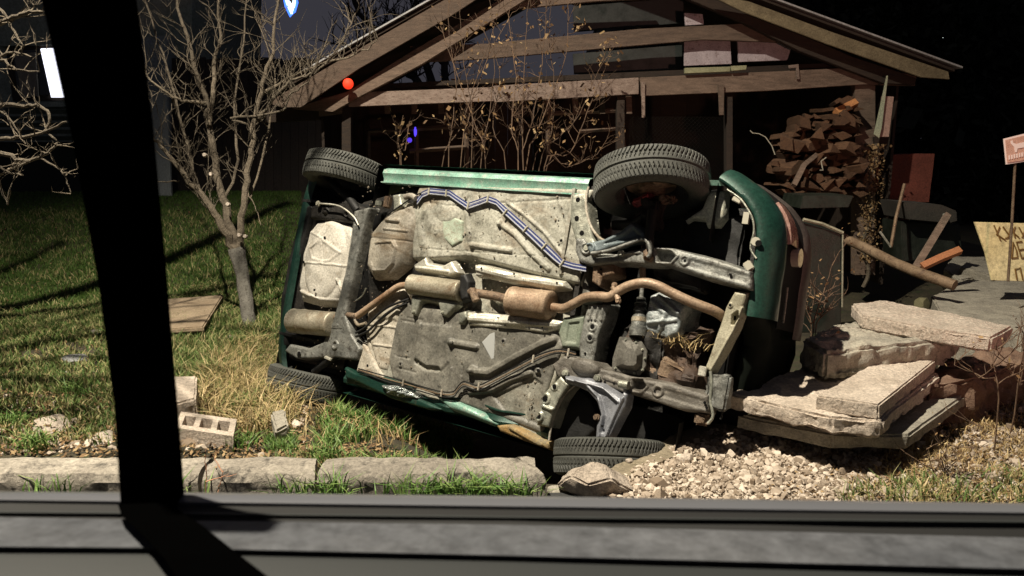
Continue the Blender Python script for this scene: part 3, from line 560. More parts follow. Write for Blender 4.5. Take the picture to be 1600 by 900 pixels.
pipe('exhaust_pipe', [(862, 480), (880, 482), (898, 474), (915, 465), (935, 463), (952, 464), (966, 455), (985, 446), (1008, 442), (1028, 447), (1050, 458), (1080, 472), (1118, 487), (1135, 500)], [.03, .04, .05, .06, .07, .08, .08, .08, .08, .07, .05, .02, -.04, -.14], .027, M_exh)
pipe('exhaust_pipe', [(520, 497), (535, 492), (556, 494)], [.03, .02, .05], .02, M_rust)
pipe('tail_bracket', [(555, 500), (560, 508), (572, 505)], .05, .012, M_tank); pipe('handbrake_cable', [(556, 470), (566, 462), (572, 450)], .04, .005, M_galv)
b = MB(); q0, q1 = U(958, 448, .09), U(966, 468, .09); b.tube([q0, q0.lerp(q1, .5), q1], [.016, .012, .016], 8); b.build('pipe_clamp', M_exh, car)
for q in ((960, 445), (966, 470)): bolt(*q, .09, .010, m=M_exh)
patch('rubber_hanger', [(718, 430), (726, 428), (732, 440), (730, 466), (720, 470), (716, 450)], .06, [], M_black, res=.005)
MB().tube(lt([(738, 452), (744, 470)], .055), .024, 10).build('pipe_joint', M_rust, car)
# heat shields and brackets
patch('upper_heat_shield', [(741, 414), (760, 416), (790, 424), (820, 430), (848, 434), (880, 440), (884, 450), (862, 452), (830, 446), (795, 440), (760, 432), (742, 430)], .02, [('rib', [(745, 420), (790, 432), (840, 440), (880, 446)], .02, .012), ('rib', [(770, 418), (768, 434)], .008, -.01), ('rib', [(822, 430), (820, 446)], .008, -.01)], M_alu, res=.004, wob=.004)
for q in ((752, 419), (803, 428), (870, 442)): hole_disc(*q, .036, .006)
patch('muffler_bracket', [(646, 414), (664, 402), (668, 412), (690, 416), (704, 408), (716, 426), (700, 430), (680, 426), (648, 422)], .025, [('rib', [(650, 418), (700, 424)], .012, .008)], M_alu, res=.004)
patch('muffler_bracket', [(642, 462), (712, 470), (714, 476), (696, 494), (690, 492), (684, 474), (660, 470), (655, 474), (648, 492), (642, 490)], .045, [], M_galv, res=.004, drop=.04)
for q in ((646, 487), (691, 488)): bolt(*q, .047, .007)
patch('lower_heat_shield', [(730, 488), (760, 490), (800, 494), (850, 498), (880, 502), (872, 514), (850, 519), (800, 513), (760, 510), (732, 508)], .03, [('rib', [(735, 498), (800, 503), (870, 508)], .02, .012), ('rib', [(778, 492), (776, 510)], .008, -.01), ('rib', [(828, 497), (826, 515)], .008, -.01)], M_alu, res=.004, wob=.004)
for q in ((734, 506), (778, 496), (789, 508), (847, 512)): hole_disc(*q, .045, .005)
patch('shield_tab', [(716, 489), (727, 486), (730, 496), (722, 506), (716, 506)], .04, [], M_galv, res=.004)
patch('tunnel_plate', [(760, 462), (800, 468), (800, 474), (775, 474)], -.03, [], M_alu, res=.005)
# brake and fuel lines
for k, (m, r) in enumerate(((M_wire1, .0045), (M_wire2, .0045), (M_wire1, .0045), (M_wire2, .0045))):
    o_ = k * 2.6 - 4
    pts = [(652, 315 + o_), (660, 304 + o_), (672, 299 + o_), (702, 302 + o_), (716, 312 + o_), (731, 322 + o_), (746, 317 + o_), (762, 311 + o_), (776, 316 + o_ * .9), (790 - o_ * .3, 330 + o_), (810 - o_ * .4, 348 + o_), (830 - o_ * .5, 366 + o_), (850 - o_ * .6, 385 + o_), (868 - o_ * .5, 402 + o_), (878, 411 + o_), (895, 416 + o_), (916, 420 + o_)]
    MB().tube(lt(pts, .022), r, 6).build('brake_line', m, car, smooth=True)
for q, a in (((670, 299), .1), ((697, 302), .1), ((731, 322), 0), ((762, 311), 0), ((789, 332), -.6), ((821, 358), -.6), ((850, 385), -.6), ((878, 411), -.5)):
    MB().box(U(*q, .028), (.012, .048, .012), Matrix.Rotation(a, 3, 'Z')).build('line_clip', M_clip, car, bevel=.003)
for k in range(3):
    o_ = k * 4 - 3
    pts = [(560, 577 + o_ * .4), (600, 590 + o_), (633, 599 + o_), (663, 608 + o_), (690, 615 + o_), (708, 615 + o_), (716, 606 + o_), (724, 599 + o_), (735, 602 + o_), (748, 605 + o_), (770, 595 + o_), (800, 579 + o_), (830, 563 + o_), (852, 553 + o_ * .8), (875, 548 + o_ * .7), (900, 553 + o_ * .6)]
    MB().tube(smooth_pts(lt(pts, .044), 3), .0042, 6).build('fuel_line', M_pipe if k == 1 else M_black, car, smooth=True)
for q in ((630, 598), (690, 614), (748, 604), (833, 561), (888, 551)): MB().box(U(*q, .05), (.012, .05, .012)).build('line_clip', M_tank, car, bevel=.003)

# radiator support
rs = patch('radiator_support', [(1148, 456), (1168, 458), (1160, 482), (1150, 510), (1132, 545), (1110, 582), (1102, 574), (1110, 552), (1124, 512), (1134, 480)], .02, [
    ('area', [(1144, 492), (1152, 486), (1154, 496), (1146, 508), (1142, 506)], -.04, .01), ('ring', (1141, 477), .01, .006, .006), ('rib', [(1160, 482), (1148, 514), (1112, 578)], .010, .012)], mat('worn_support', (.30, .28, .20), (.42, .39, .29), (.16, .12, .08), 10, .6, .1, .5, 40, .38), res=.004, drop=.06)
hole_disc(1141, 477, .024, .007); hole_disc(1148, 497, -.008, .012, sx=.6)
pipe('radiator_hose', [(1110, 580), (1112, 600), (1110, 625), (1114, 650), (1106, 662)], .03, .008, M_galv); pipe('wiring', [(1112, 590), (1120, 615), (1128, 640), (1126, 655)], .0, .006, M_black)
lump('washer_tank', U(1122, 612, -.02), (.12, .16, .1), M_rail, 12, amp=.03); lump('tow_bracket', U(1098, 656, .0), (.07, .06, .06), M_rust, 13, amp=.02)
MB().box(U(1098, 580, .03), (.04, .05, .02)).build('small_tab', M_alu, car, bevel=.003)

# front bumper
lip = [(.800, 2.40), (.785, 2.43), (.74, 2.50), (.68, 2.57), (.58, 2.635), (.42, 2.655), (.30, 2.655), (.18, 2.66), (.05, 2.66), (-.1, 2.65), (-.25, 2.64), (-.42, 2.62), (-.58, 2.58), (-.70, 2.50), (-.79, 2.42)]
lipS = smooth_pts([Vector((x, y, 0)) for y, x in lip], 4)
def bprof(i, P, prof):
    p = P[i]; t = (P[min(i + 1, len(P) - 1)] - P[max(i - 1, 0)]).normalized(); n = Vector((-t.y, t.x, 0))
    if n.x < 0: n = -n
    cn = Vector((abs(n.x), n.y, 0)); return [p + n * d * (.55 + .45 * abs(n.x)) + Vector((0, 0, z)) for d, z in prof]
bp_ = [(-.02, -.03), (-.004, .002), (.008, .006), (.03, .0), (.07, -.025), (.098, -.065), (.109, -.11), (.109, -.14), (.103, -.155)]
iS = min(i for i, p in enumerate(lipS) if p.y < .12)
MB().loft([bprof(i, lipS, bp_) for i in range(iS + 1)]).build('front_bumper', M_green, car, smooth=True)
MB().loft([[p + Vector((-.05 - .03 * min(1, (k / 8)), 0, -.03 - .22 * min(1, k / 5))) for p in bprof(i, lipS, bp_ + [(.10, -.17), (.10, -.42), (.12, -.46), (.125, -.54), (.11, -.61), (.06, -.67)])] for k, i in enumerate(range(iS - 1, len(lipS) - 15))]).build('shaded_bumper_half', M_bshade, car, smooth=True)  # shaded lower half of the bumper, shadow painted in as black, break invented
bp2 = [(.103, -.155), (.094, -.17), (.098, -.42), (.112, -.45)]
MB().loft([bprof(i, lipS, bp2) for i in range(iS + 2)]).build('grille_recess', M_hole, car, smooth=True)
bp3 = [(.112, -.45), (.128, -.47), (.130, -.54), (.115, -.61), (.06, -.67), (-.1, -.68)]
MB().loft([bprof(i, lipS, bp3) for i in range(iS + 3)]).build('bonnet_edge', mat('pink_reflection_grey', (.04, .034, .03), (.065, .055, .048), None, 5, .5, .2), car, smooth=True)  # pink reflected light put into the edge's colour
MB().loft([[Vector((p.x - s_, p.y * .97, -.66 - s_ * .12)) for s_ in (.05, .3, .6, .95)] for p in lipS[:iS + 6]]).build('bonnet', M_green, car, smooth=True)
for z in (-.24,):
    MB().tube([bprof(i, lipS, [(.108, z)])[0] for i in range(24, iS + 1, 2)], .006, 6).build('grille_bar', M_galv, car)
i0 = [i for i, p in enumerate(lipS) if .50 < p.y < .68]
MB().loft([bprof(i, lipS, [(.10, -.15), (.122, -.16), (.126, -.22), (.122, -.30), (.09, -.31)]) for i in i0]).build('indicator_lamp', mat('lamp_lens', (.22, .12, .09), (.32, .20, .17), None, 25, .25, 0, .3, 60, coat=.8), car, smooth=True)
MB().tube([bprof(len(lipS) // 3, lipS, [(.105, -.31)])[0] - Vector((.03, 0, 0)), bprof(len(lipS) // 3, lipS, [(.135, -.31)])[0]], .05, 16).build('fog_lamp', mat('lamp_glass', (.35, .30, .26), rough=.15, coat=1), car, smooth=True)
pc = U(1182, 378, .0); MB().tube([pc + Vector((0, 0, -.02)), pc + Vector((.0, 0, .018))], [.024, .022], 18).build('tow_eye_cover', M_clip, car, smooth=True); hole_disc(1185, 380, .02, .016)
pipe('bumper_trim_edge', [(1136, 296), (1156, 310), (1168, 326), (1176, 342), (1178, 362), (1173, 382), (1174, 392), (1182, 404)], .008, .005, M_galv)
MB().box(U(1166, 341, .0), (.03, .06, .02)).build('paper_tag', M_clip, car); MB().box(U(1152, 312, .0), (.05, .03, .015), Matrix.Rotation(-.4, 3, 'Z')).build('bumper_clip', M_clip, car, bevel=.004)
MB().box(U(1170, 416, .01), (.04, .05, .03), Matrix.Rotation(.7, 3, 'Z')).build('bumper_clip', M_clip, car, bevel=.005)

# wheels
def tyre_mesh():
    prof = []  # (y, r)
    Wd, Ro, Ri = .088, .290, .178
    side = [(-.062, Ri - .004), (-.070, Ri + .01), (-.080, Ri + .035), (-.088, Ri + .06), (-.087, Ri + .082), (-.080, Ri + .098)]
    tread = [(-.076 + .152 * k / 22, Ro - .006 * abs((k - 11) / 11) ** 3) for k in range(23)]
    full = side + tread + [(-y, r) for y, r in side[::-1]]
    n = 820; yy = np.array([p[0] for p in full]); rr = np.array([p[1] for p in full])
    th = np.arange(n) / n * 2 * np.pi; TH, YY = np.meshgrid(th, yy, indexing='ij'); RR = np.tile(rr, (n, 1))
    isT = (np.abs(YY) <= .0765) & (RR > Ro - .01)
    ph = (TH / (2 * np.pi) * 82 + np.abs(YY) * 26 - (np.abs(YY) / .076) ** 3 * .3) % 1
    cut = isT & (((ph < .20) & (np.abs(YY) > .016)) | (np.abs(np.abs(YY) - .0415) < .0035) & (ph < .6) | (np.abs(YY) < .004))
    ph2 = (TH / (2 * np.pi) * 82 + .5 + np.abs(YY) * 30) % 1
    cut2 = isT & (ph2 < .13) & (np.abs(YY) > .045)
    RR = RR - .009 * cut - .005 * cut2
    sh = (~isT) & (np.abs(YY) > .075) & (RR > Ri + .09); RR = RR - .004 * (sh & (ph < .3))
    v = np.stack([RR * np.cos(TH), YY, RR * np.sin(TH)], -1).reshape(-1, 3); m_ = len(full); i = np.arange(n * m_).reshape(n, m_); j = np.roll(i, -1, 0)
    f = np.stack([i[:, :-1], i[:, 1:], j[:, 1:], j[:, :-1]], -1).reshape(-1, 4)
    me = bpy.data.meshes.new('tyre'); me.from_pydata(v.tolist(), [], f.tolist()); me.materials.append(M_tyre); me.shade_smooth()
    try: me.set_sharp_from_angle(angle=R(35))
    except Exception: pass
    return me
TM = tyre_mesh()
def rim_mesh():
    b = MB(); pr_ = [(.068, .178), (.06, .168), (.05, .160), (.0, .150), (-.055, .158), (-.068, .178)]; n = 40
    rows = [[Vector((r * math.cos(a), y, r * math.sin(a))) for y, r in pr_] for a in [2 * math.pi * k / n for k in range(n + 1)]]
    b.loft(rows)
    disc = [(.045, .155), (.03, .12), (.045, .07), (.035, .03), (.04, .001)]
    b.loft([[Vector((r * math.cos(a), y, r * math.sin(a))) for y, r in disc] for a in [2 * math.pi * k / n for k in range(n + 1)]])
    o = b.build('rim', M_rim, smooth=True); me = o.data; bpy.data.objects.remove(o); return me
RM = rim_mesh()
def brake_mesh():
    b = MB(); b.tube([(0, -.01, 0), (0, .012, 0)], .125, 32); b.tube([(0, -.03, 0), (0, 0, 0)], [.06, .07], 20); b.box((.09, -.005, .06), (.09, .06, .12)); o = b.build('brake', M_rust, bevel=0); me = o.data; bpy.data.objects.remove(o); return me
BM_ = brake_mesh()
def wheel(c, rx, rz, sy, label):
    e = bpy.data.objects.new('wheel', None); link(e, car); e.location = c; e.rotation_euler = (rx, 0, rz); e.scale = (1.09, sy * 1.12, 1.09) if sy > 0 else (1.04, sy * 1.1, 1.04); e['label'] = label
    for nm, me in (('tyre', TM), ('rim', RM), ('brake_disc', BM_)): link(bpy.data.objects.new(nm, me), e)
    return e
wheel(U(1018, 288, -.0), R(-9), R(14), 1, 'upper front wheel with winter tread, held highest')
wheel(U(952, 716, .0), R(-6), R(13), -1, 'lower front wheel, muddy, wedged against the kerb end')
wheel(U(543, 273, -.10), R(-7), R(0), 1, 'upper rear wheel, mostly in shadow')
wheel(U(482, 600, -.10), R(-5), R(0), -1, 'lower rear wheel pressed into the straw')
# front knuckle and strut, upper
lump('steering_knuckle', U(1020, 335, -.04), (.10, .16, .12), M_dark, 21, amp=.04); lump('brake_caliper', U(1004, 312, -.01), (.13, .05, .06), mat('red_caliper', (.30, .04, .05), (.36, .08, .08), None, 10, .6), 22, amp=.03, rot=.5)
lump('caliper_bracket', U(1045, 312, .0), (.10, .05, .05), M_rust, 23, amp=.03)
MB().tube(lt([(1020, 330), (1014, 372), (1016, 390)], [.03, .07, .07]), [.03, .025, .02], 10).build('ball_joint', M_dark, car, smooth=True)
MB().tube(lt([(1020, 330), (990, 352), (960, 352)], [-.06, -.1, -.16]), .03, 10).build('strut', M_dark, car, smooth=True)
MB().tube(lt([(1006, 420), (1006, 360)], -.06), .016, 10).build('drive_shaft', M_rust, car, smooth=True)
pipe('spring_arm', [(560, 330), (545, 310), (530, 296), (520, 285)], [.02, 0, -.03, -.06], .03, M_black)
MB().tube(lt([(540, 545), (510, 565), (492, 580)], [.02, 0, -.04]), .03, 10).build('rear_hub', M_black, car, smooth=True)
MB().box(U(513, 560, .05), (.07, .02, .02), Matrix.Rotation(-.1, 3, 'Z')).build('hub_tab', M_alu, car, bevel=.004)
MB().tube(lt([(560, 340), (548, 420), (530, 500)], .0), .03, 10).build('torsion_tube', M_rail, car, smooth=True)

# ------------------------------------------------------------------ slabs, rocks and rubble on the right
def slab(name, top_px, z, th, m, label, cat='slab', seed=1, amp=.008, cuts=4, freq=10, group=None, drop=None, bev=.012):
    P = [Gz(px, py, z) for px, py in top_px]
    if drop:
        for p, d in zip(P, drop): p.z += d
    c = sum(P, Vector()) / len(P); base = Vector((c.x, c.y, z - th))
    b = MB().prism(P, (0, 0, -th)); o = b.build(name, m, org=base, bevel=bev); rough(o, cuts, amp, freq, amp * .6, seed)
    return tag(o, label, cat, group)
slab('concrete_slab', [(1152, 648), (1260, 648), (1500, 590), (1532, 600), (1420, 680), (1300, 678)], .18, .075, M_concg, 'lowest grey slab of the pile, sticking out bottom right over the shadow', seed=2, amp=.012)
slab('concrete_slab', [(1136, 614), (1270, 568), (1440, 560), (1470, 585), (1395, 640), (1380, 657), (1300, 652), (1220, 634)], .30, .085, M_conc, 'broad pale slab spread under the rest of the pile, left corner by the car', seed=3, amp=.016, cuts=5)
slab('concrete_slab', [(1275, 618), (1382, 558), (1462, 562), (1374, 632)], .375, .078, M_conc, 'thick smooth pinkish block lying at the front right of the slab pile', seed=4, amp=.007, cuts=5, freq=14, bev=.008)
slab('broken_concrete', [(1252, 528), (1300, 508), (1350, 498), (1415, 487), (1458, 489), (1500, 516), (1470, 532), (1420, 538), (1330, 545), (1290, 550)], .48, .165, M_concg, 'rough broken lump of concrete in the middle of the slab pile', seed=5, amp=.028, cuts=5, freq=7, bev=.02)
slab('concrete_slab', [(1330, 474), (1380, 469), (1470, 486), (1582, 510), (1550, 527), (1450, 512), (1345, 492)], .56, .085, M_conc, 'long flat cream slab on top at the back of the pile', seed=6, amp=.009, cuts=5)
slab('concrete_slab', [(1455, 462), (1500, 440), (1560, 430), (1700, 425), (1760, 520), (1600, 527), (1540, 508), (1470, 490)], .36, .30, M_concg, 'wide flat grey slab behind the pile, in front of the yellow sign', seed=7, amp=.012)
slab('brick_rubble', [(1420, 590), (1530, 545), (1600, 530), (1610, 560), (1540, 590), (1450, 606)], .26, .26, mat('brick_rubble', (.13, .075, .05), (.20, .13, .09), (.30, .25, .2), 9, .9, 0, 1.5, 30, .35), 'reddish brick rubble wedged under the right side of the slab pile', 'rubble', seed=8, amp=.05, freq=9)
slab('stone_block', [(1475, 420), (1490, 400), (1540, 402), (1546, 428), (1500, 438)], .36, .2, M_concg, 'square stone block by the orange board, left of the yellow sign', 'stone', seed=9, amp=.02)
slab('stone_block', [(1500, 418), (1518, 404), (1550, 408), (1552, 430)], .42, .25, M_concg, 'small stone leaning against the left edge of the yellow sign', 'stone', seed=10, amp=.02)
def rock(px, py, size, label, m=M_conc, seed=1, dz=.0, amp=.3, flat=.7, cat='rock', name='rock', group=None, cuts=3):
    p = Gt(px, py); me = bpy.data.meshes.new(name); bm = bmesh.new(); bmesh.ops.create_icosphere(bm, subdivisions=cuts, radius=1)
    r_ = random.Random(seed); sx, sy, sz = size, size * r_.uniform(.7, 1), size * flat
    for v in bm.verts:
        d = v.co.normalized(); n = noise.noise(d * 1.3 + Vector((seed * 5.1, 0, 0))) * amp + noise.noise(d * 5 + Vector((0, seed, 0))) * amp * .18
        q = d * (1 + n); q = Vector((max(-.82, min(.82, q.x)), max(-.82, min(.82, q.y)), max(-.7, min(.72, q.z)))); v.co = Vector((q.x * sx, q.y * sy, q.z * sz))
    bm.to_mesh(me); bm.free(); me.materials.append(m); me.shade_smooth()
    try: me.set_sharp_from_angle(angle=R(24))
    except Exception: pass
    o = bpy.data.objects.new(name, me); link(o); o.location = (p.x, p.y, p.z + size * flat * .45 + dz); o.rotation_euler = (r_.uniform(-.3, .3), r_.uniform(-.3, .3), r_.uniform(0, 6)); return tag(o, label, cat, group)
rock(1440, 482, .10, 'mossy yellowish lump of stone behind the top of the slab pile', mat('mossy_stone', (.28, .26, .14), (.38, .34, .20), (.12, .14, .06), 8, .9, 0, 1.2, 40, .4), 3, flat=1.1)
rows = [[Gz(px, py, z) for px, py, z in R_] for R_ in ([(868, 764, -.06), (880, 742, -.06), (925, 730, -.06), (985, 745, -.06), (1000, 775, -.06), (920, 785, -.06)], [(872, 757, .03), (893, 736, .04), (930, 726, .05), (968, 738, .05), (986, 766, .02), (920, 776, .0)], [(890, 744, .09), (906, 728, .12), (930, 719, .135), (950, 726, .12), (955, 748, .09), (918, 758, .07)])]
b = MB().loft(rows, close=True); b.f.append((12, 13, 14, 15, 16, 17)); b.f.append((5, 4, 3, 2, 1, 0)); o = b.build('pale_rock', M_conc, org=tuple(Gz(925, 760, 0)), bevel=.01); rough(o, 4, .016, 8, .008, 5)
tag(o, 'large pale pointed rock beside the lower front tyre at the gravel edge', 'rock')
rock(870, 772, .05, 'brown lump of earth at the foot of the pale pointed rock', M_concg, 12, flat=.6)
for i, (px, py, s_, lb) in enumerate([(983, 722, .020, 'small white stone alone on the concrete edge above the pointed rock'), (1012, 722, .022, 'small white stone right of another on the concrete edge'), (1070, 722, .05, 'largest flat pale stone at the upper left of the gravel'), (1240, 668, .05, 'pale support stone in the shadow under the lowest slab')]): rock(px, py, s_, lb, M_conc, 20 + i, flat=.7, cat='stone', name='stone', cuts=2)
# concrete edge of the culvert
P = [Gz(1148, 650, .0), Gz(1175, 662, .0), Gz(1075, 706, .0), Gz(990, 745, .0), Gz(930, 752, 0), Gz(1000, 706, .0), Gz(1070, 676, .0)]
b = MB().prism([p + Vector((0, 0, .012)) for p in P], (0, 0, -.30)); o = b.build('culvert_edge', mat('mud_concrete', (.20, .165, .11), (.28, .235, .165), (.12, .10, .06), 7, .95, 0, 1, 40, .38), org=(P[3].x, P[3].y, -.2)); rough(o, 4, .014, 8, .008, 9)
tag(o, 'muddy concrete edge of the ditch between car and gravel', 'kerb')

# gravel
def stones(name, pos, size, m, label, kind='stuff', seed=3):
    r = np.random.default_rng(seed); n = len(pos)
    base = np.array([[1, 0, 0], [-1, 0, 0], [0, 1, 0], [0, -1, 0], [0, 0, 1], [0, 0, -1], [.7, .7, .5], [-.7, .6, .5], [-.6, -.8, .5], [.75, -.6, .45]], float)
    bm = bmesh.new(); [bm.verts.new(v) for v in base]; bmesh.ops.convex_hull(bm, input=bm.verts); bmesh.ops.triangulate(bm, faces=bm.faces); bm.verts.index_update()
    fs = np.array([[v.index for v in f.verts] for f in bm.faces]); bv = np.array([v.co[:] for v in bm.verts]); bm.free(); k = len(bv)
    s = (size * r.lognormal(0, .38, n))[:, None] * r.uniform(.55, 1.25, (n, 3)); v = bv[None] * r.uniform(.72, 1.2, (n, k, 3)) * s[:, None]
    a, b_ = r.uniform(0, 6.28, n), r.normal(0, .7, n); ca, sa, cb, sb = np.cos(a), np.sin(a), np.cos(b_), np.sin(b_)
    x, y, z = v[..., 0], v[..., 1], v[..., 2]; y, z = y * cb[:, None] - z * sb[:, None], y * sb[:, None] + z * cb[:, None]; x, y = x * ca[:, None] - y * sa[:, None], x * sa[:, None] + y * ca[:, None]
    v = np.stack([x, y, z], -1) + pos[:, None] + np.array([0, 0, 1]) * (size * .35)
    f = (fs[None] + np.arange(n)[:, None, None] * k).reshape(-1, 3)
    return cards(name, v.reshape(-1, 3), f, np.repeat(r.uniform(0, 1, n), k), m, None, label, None, kind)
gp = np.concatenate([scatter([(1135, 664), (1260, 680), (1400, 710), (1440, 800), (960, 800), (940, 765), (1010, 722), (1075, 690)], 7500), scatter([(1380, 705), (1460, 640), (1640, 620), (1640, 800), (1400, 800)], 2600)])
gp2 = scatter([(1170, 672), (1290, 700), (1320, 800), (960, 800), (1000, 735)], 2500); gp2[:, 2] += .015
stones('gravel', np.concatenate([gp, gp2]), .0105, M_grav, 'pale angular gravel on the ground in front of the slabs')
stones('coarse_gravel', gp[rg.integers(0, len(gp), 330)] + np.array([0, 0, .012]), .017, M_grav, 'larger broken stones mixed into the gravel', seed=8)
mp_ = np.c_[rg.uniform(-.5, 1.6, 900), rg.uniform(-.66, .66, 900), rg.uniform(-.002, .012, 900)]; o = stones('dried_mud', mp_, .0042, mat('dried_mud', (.10, .08, .055), (.18, .15, .11), (.26, .22, .17), attr=True, rough=.95), None, seed=15); o.parent = car
stones('rubble_bits', np.concatenate([scatter([(0, 620), (180, 640), (180, 712), (0, 712)], 160), scatter([(270, 660), (480, 640), (480, 708), (270, 708)], 120), scatter([(1380, 560), (1620, 560), (1620, 790), (1440, 790)], 350)]), .017, M_grav, 'scattered pale chips of stone in the soil and litter', seed=5)

# stones and blocks on the left
b = MB(); z0 = .0
A, B_, Cc, Dd = Gz(283, 643, .01), Gz(370, 655, .01), Gz(362, 684, .0), Gz(273, 668, .0)
ex = (B_ - A).normalized(); ey = (A - Dd).normalized(); L = (B_ - A).length; W = (A - Dd).length
def bl(x0, x1, y0, y1, h0=-.10, h1=.0):
    b.prism([Dd + ex * x0 + ey * y0 + Vector((0, 0, h1)), Dd + ex * x1 + ey * y0 + Vector((0, 0, h1)), Dd + ex * x1 + ey * y1 + Vector((0, 0, h1)), Dd + ex * x0 + ey * y1 + Vector((0, 0, h1))], (0, 0, h0 - h1))
wl = L * .10; hw = (L - 4 * wl) / 3
bl(0, L, 0, W * .22); bl(0, L, W * .78, W)
for k in range(4): bl(k * (wl + hw), k * (wl + hw) + wl, W * .2199, W * .7801)
bl(.005, L - .005, .005, W - .005, -.10, -.085)
o = b.build('hollow_block', M_conc, org=(Dd.x, Dd.y, 0)); tag(o, 'grey hollow concrete block with three square holes, sunk in the grass behind the kerb', 'block')
slab('concrete_block', [(262, 602), (309, 600), (306, 622), (260, 634)], .06, .2, M_conc, 'pale square block upright in the straw above the hollow block', 'block', seed=14, amp=.008, drop=[.06, .06, 0, 0])
slab('paving_slab', [(225, 470), (349, 460), (318, 510), (225, 516)], .00, .05, mat('brown_slab', (.24, .18, .12), (.32, .25, .17), (.15, .10, .06), 5, .9, 0, .8, 40, .35), 'flat brown stone slab in the lawn left of the bare tree', seed=15, amp=.006)
slab('cut_stone', [(424, 652), (446, 646), (450, 664), (430, 674)], .0, .08, M_concg, 'small square stone in the litter left of the green weeds', 'stone', seed=16, amp=.01, drop=[.03, .03, 0, 0])
rock(118, 566, .11, 'grey-white flat stone in the grass left of the pillar', mat('bluish_stone', (.28, .29, .29), (.38, .38, .38), (.18, .18, .16), 6, .9, 0, .8, 40), 31, flat=.35)
rock(148, 522, .07, 'small brown stone right beside the pillar in the lawn', M_concg, 32, flat=.5); rock(106, 586, .035, 'small round pebble below the grey-white flat stone', M_concg, 33)
rock(80, 668, .13, 'flat tan stone half buried in dry leaves at the left', M_conc, 34, flat=.16); rock(155, 690, .10, 'tan flat stone next to the pillar foot, among leaves', M_conc, 35, flat=.2); rock(18, 640, .03, 'small orange-pink pebble by the left edge', M_conc, 36)
rock(265, 533, .05, 'small light stone in grass just right of the pillar', M_conc, 37, flat=.4); rock(362, 528, .05, 'light stone in the grass at the foot of the bare tree', M_conc, 38, flat=.4)

# ------------------------------------------------------------------ grass, straw, litter
blades('lawn', np.concatenate([scatter([(-60, 300), (470, 300), (480, 480), (-60, 520)], 70000), scatter([(-60, 400), (440, 380), (440, 520), (-60, 560)], 30000)]), .045, M_lawn, .0045, .6, 'short green lawn behind the bare tree')
m1 = scatter([(-40, 500), (200, 470), (420, 420), (450, 540), (430, 600), (200, 700), (-40, 700)], 34000, .9)
blades('mixed_grass', m1, .075, M_mix, .0042, .9, 'mixed green and dry grass around the stones and tree foot')
blades('mixed_grass', scatter([(225, 500), (430, 500), (440, 560), (400, 600), (230, 610)], 9000), .13, M_mix, .004, .9, 'longer grass with dry blades below the bare tree')
blades('dry_straw', scatter([(335, 560), (400, 530), (440, 560), (470, 650), (440, 690), (330, 672), (300, 640)], 4200), .17, M_strawm, .0034, 1.6, 'golden dry straw heaped against the lower rear wheel', curl=1.7)
blades('dry_straw', scatter([(470, 655), (560, 640), (700, 655), (740, 690), (600, 706), (470, 700)], 900), .13, M_straw, .003, 1.3, 'sparse dry straw in front of the car', curl=1.6)
blades('green_weeds', scatter([(500, 660), (560, 645), (640, 655), (735, 690), (738, 706), (520, 706), (480, 690)], 4200, .8), .13, M_grass, .0038, .9, 'bright green weeds between kerb and car')
blades('green_weeds', scatter([(415, 690), (460, 685), (465, 712), (410, 712)], 900), .075, M_grass, .003, .9, 'small bright green tuft touching the kerb')
def front_tufts():
    out = []
    for cx, n, s_ in ((-.80, 110, .06), (-1.0, 40, .05), (-.30, 140, .10), (-.12, 160, .10), (-.45, 50, .08), (.02, 60, .05), (-1.45, 20, .08), (-2.1, 40, .1)):
        out.append(np.c_[rg.normal(cx, s_, n), rg.uniform(3.27, 3.36, n), np.full(n, -.005)])
    return np.concatenate(out)
blades('kerb_weeds', front_tufts(), .15, M_grass, .0042, 1.2, 'green grass tufts growing in front of the kerb', curl=1.5)
blades('dry_grass', scatter([(1400, 690), (1500, 560), (1640, 540), (1660, 800), (1330, 800)], 6000, .8), .065, M_straw, .003, 1.2, 'dry yellow grass on the right beside the gravel', curl=1.4)
blades('mixed_grass', scatter([(1330, 760), (1640, 740), (1660, 810), (1300, 800)], 900, .8), .09, M_mix, .0035, 1., 'greenish grass at the lower right corner')
blades('straw_in_engine', (lambda a: a)(np.array([list(CAR @ (U(1045, 534, -.05) + Vector((rg.normal(0, .10), rg.normal(0, .018), rg.normal(0, .03))))) for _ in range(240)])), .05, M_straw, .002, 2.0, 'loose straw caught in the open engine bay', curl=1.8)
def leaves(name, pos, size, m, label):
    n = len(pos); a = rg.uniform(0, 6.28, n); t = rg.uniform(-.6, .6, (n, 2)); s = size * rg.uniform(.5, 1.3, n)
    u = np.stack([np.cos(a), np.sin(a), t[:, 0]], -1) * s[:, None]; w_ = np.stack([-np.sin(a), np.cos(a), t[:, 1]], -1) * (s * .45)[:, None]
    p = pos + np.array([0, 0, 1]) * rg.uniform(.004, .03, n)[:, None]; lift = np.array([0, 0, 1]) * (s * .3)[:, None]
    v = np.stack([p - u, p - w_ + lift * .5, p + u + lift, p + w_], 1).reshape(-1, 3); i = np.arange(n)[:, None] * 4
    return cards(name, v, np.concatenate([i + [0, 1, 2], i + [0, 2, 3]], 1).reshape(-1, 3), np.repeat(rg.uniform(0, 1, n), 4), m, None, label, None, 'stuff')
leaves('leaf_litter', np.concatenate([scatter([(-40, 620), (470, 640), (480, 712), (-40, 712)], 4500), scatter([(-40, 500), (200, 520), (200, 640), (-40, 640)], 900), scatter([(430, 640), (850, 700), (850, 712), (430, 712)], 900)]), .016, M_leafd, 'brown dead leaves lying behind the kerb')
leaves('fallen_leaves', scatter([(-60, 330), (440, 330), (440, 500), (-60, 520)], 900), .022, M_leafd, 'scattered fallen leaves on the lawn')
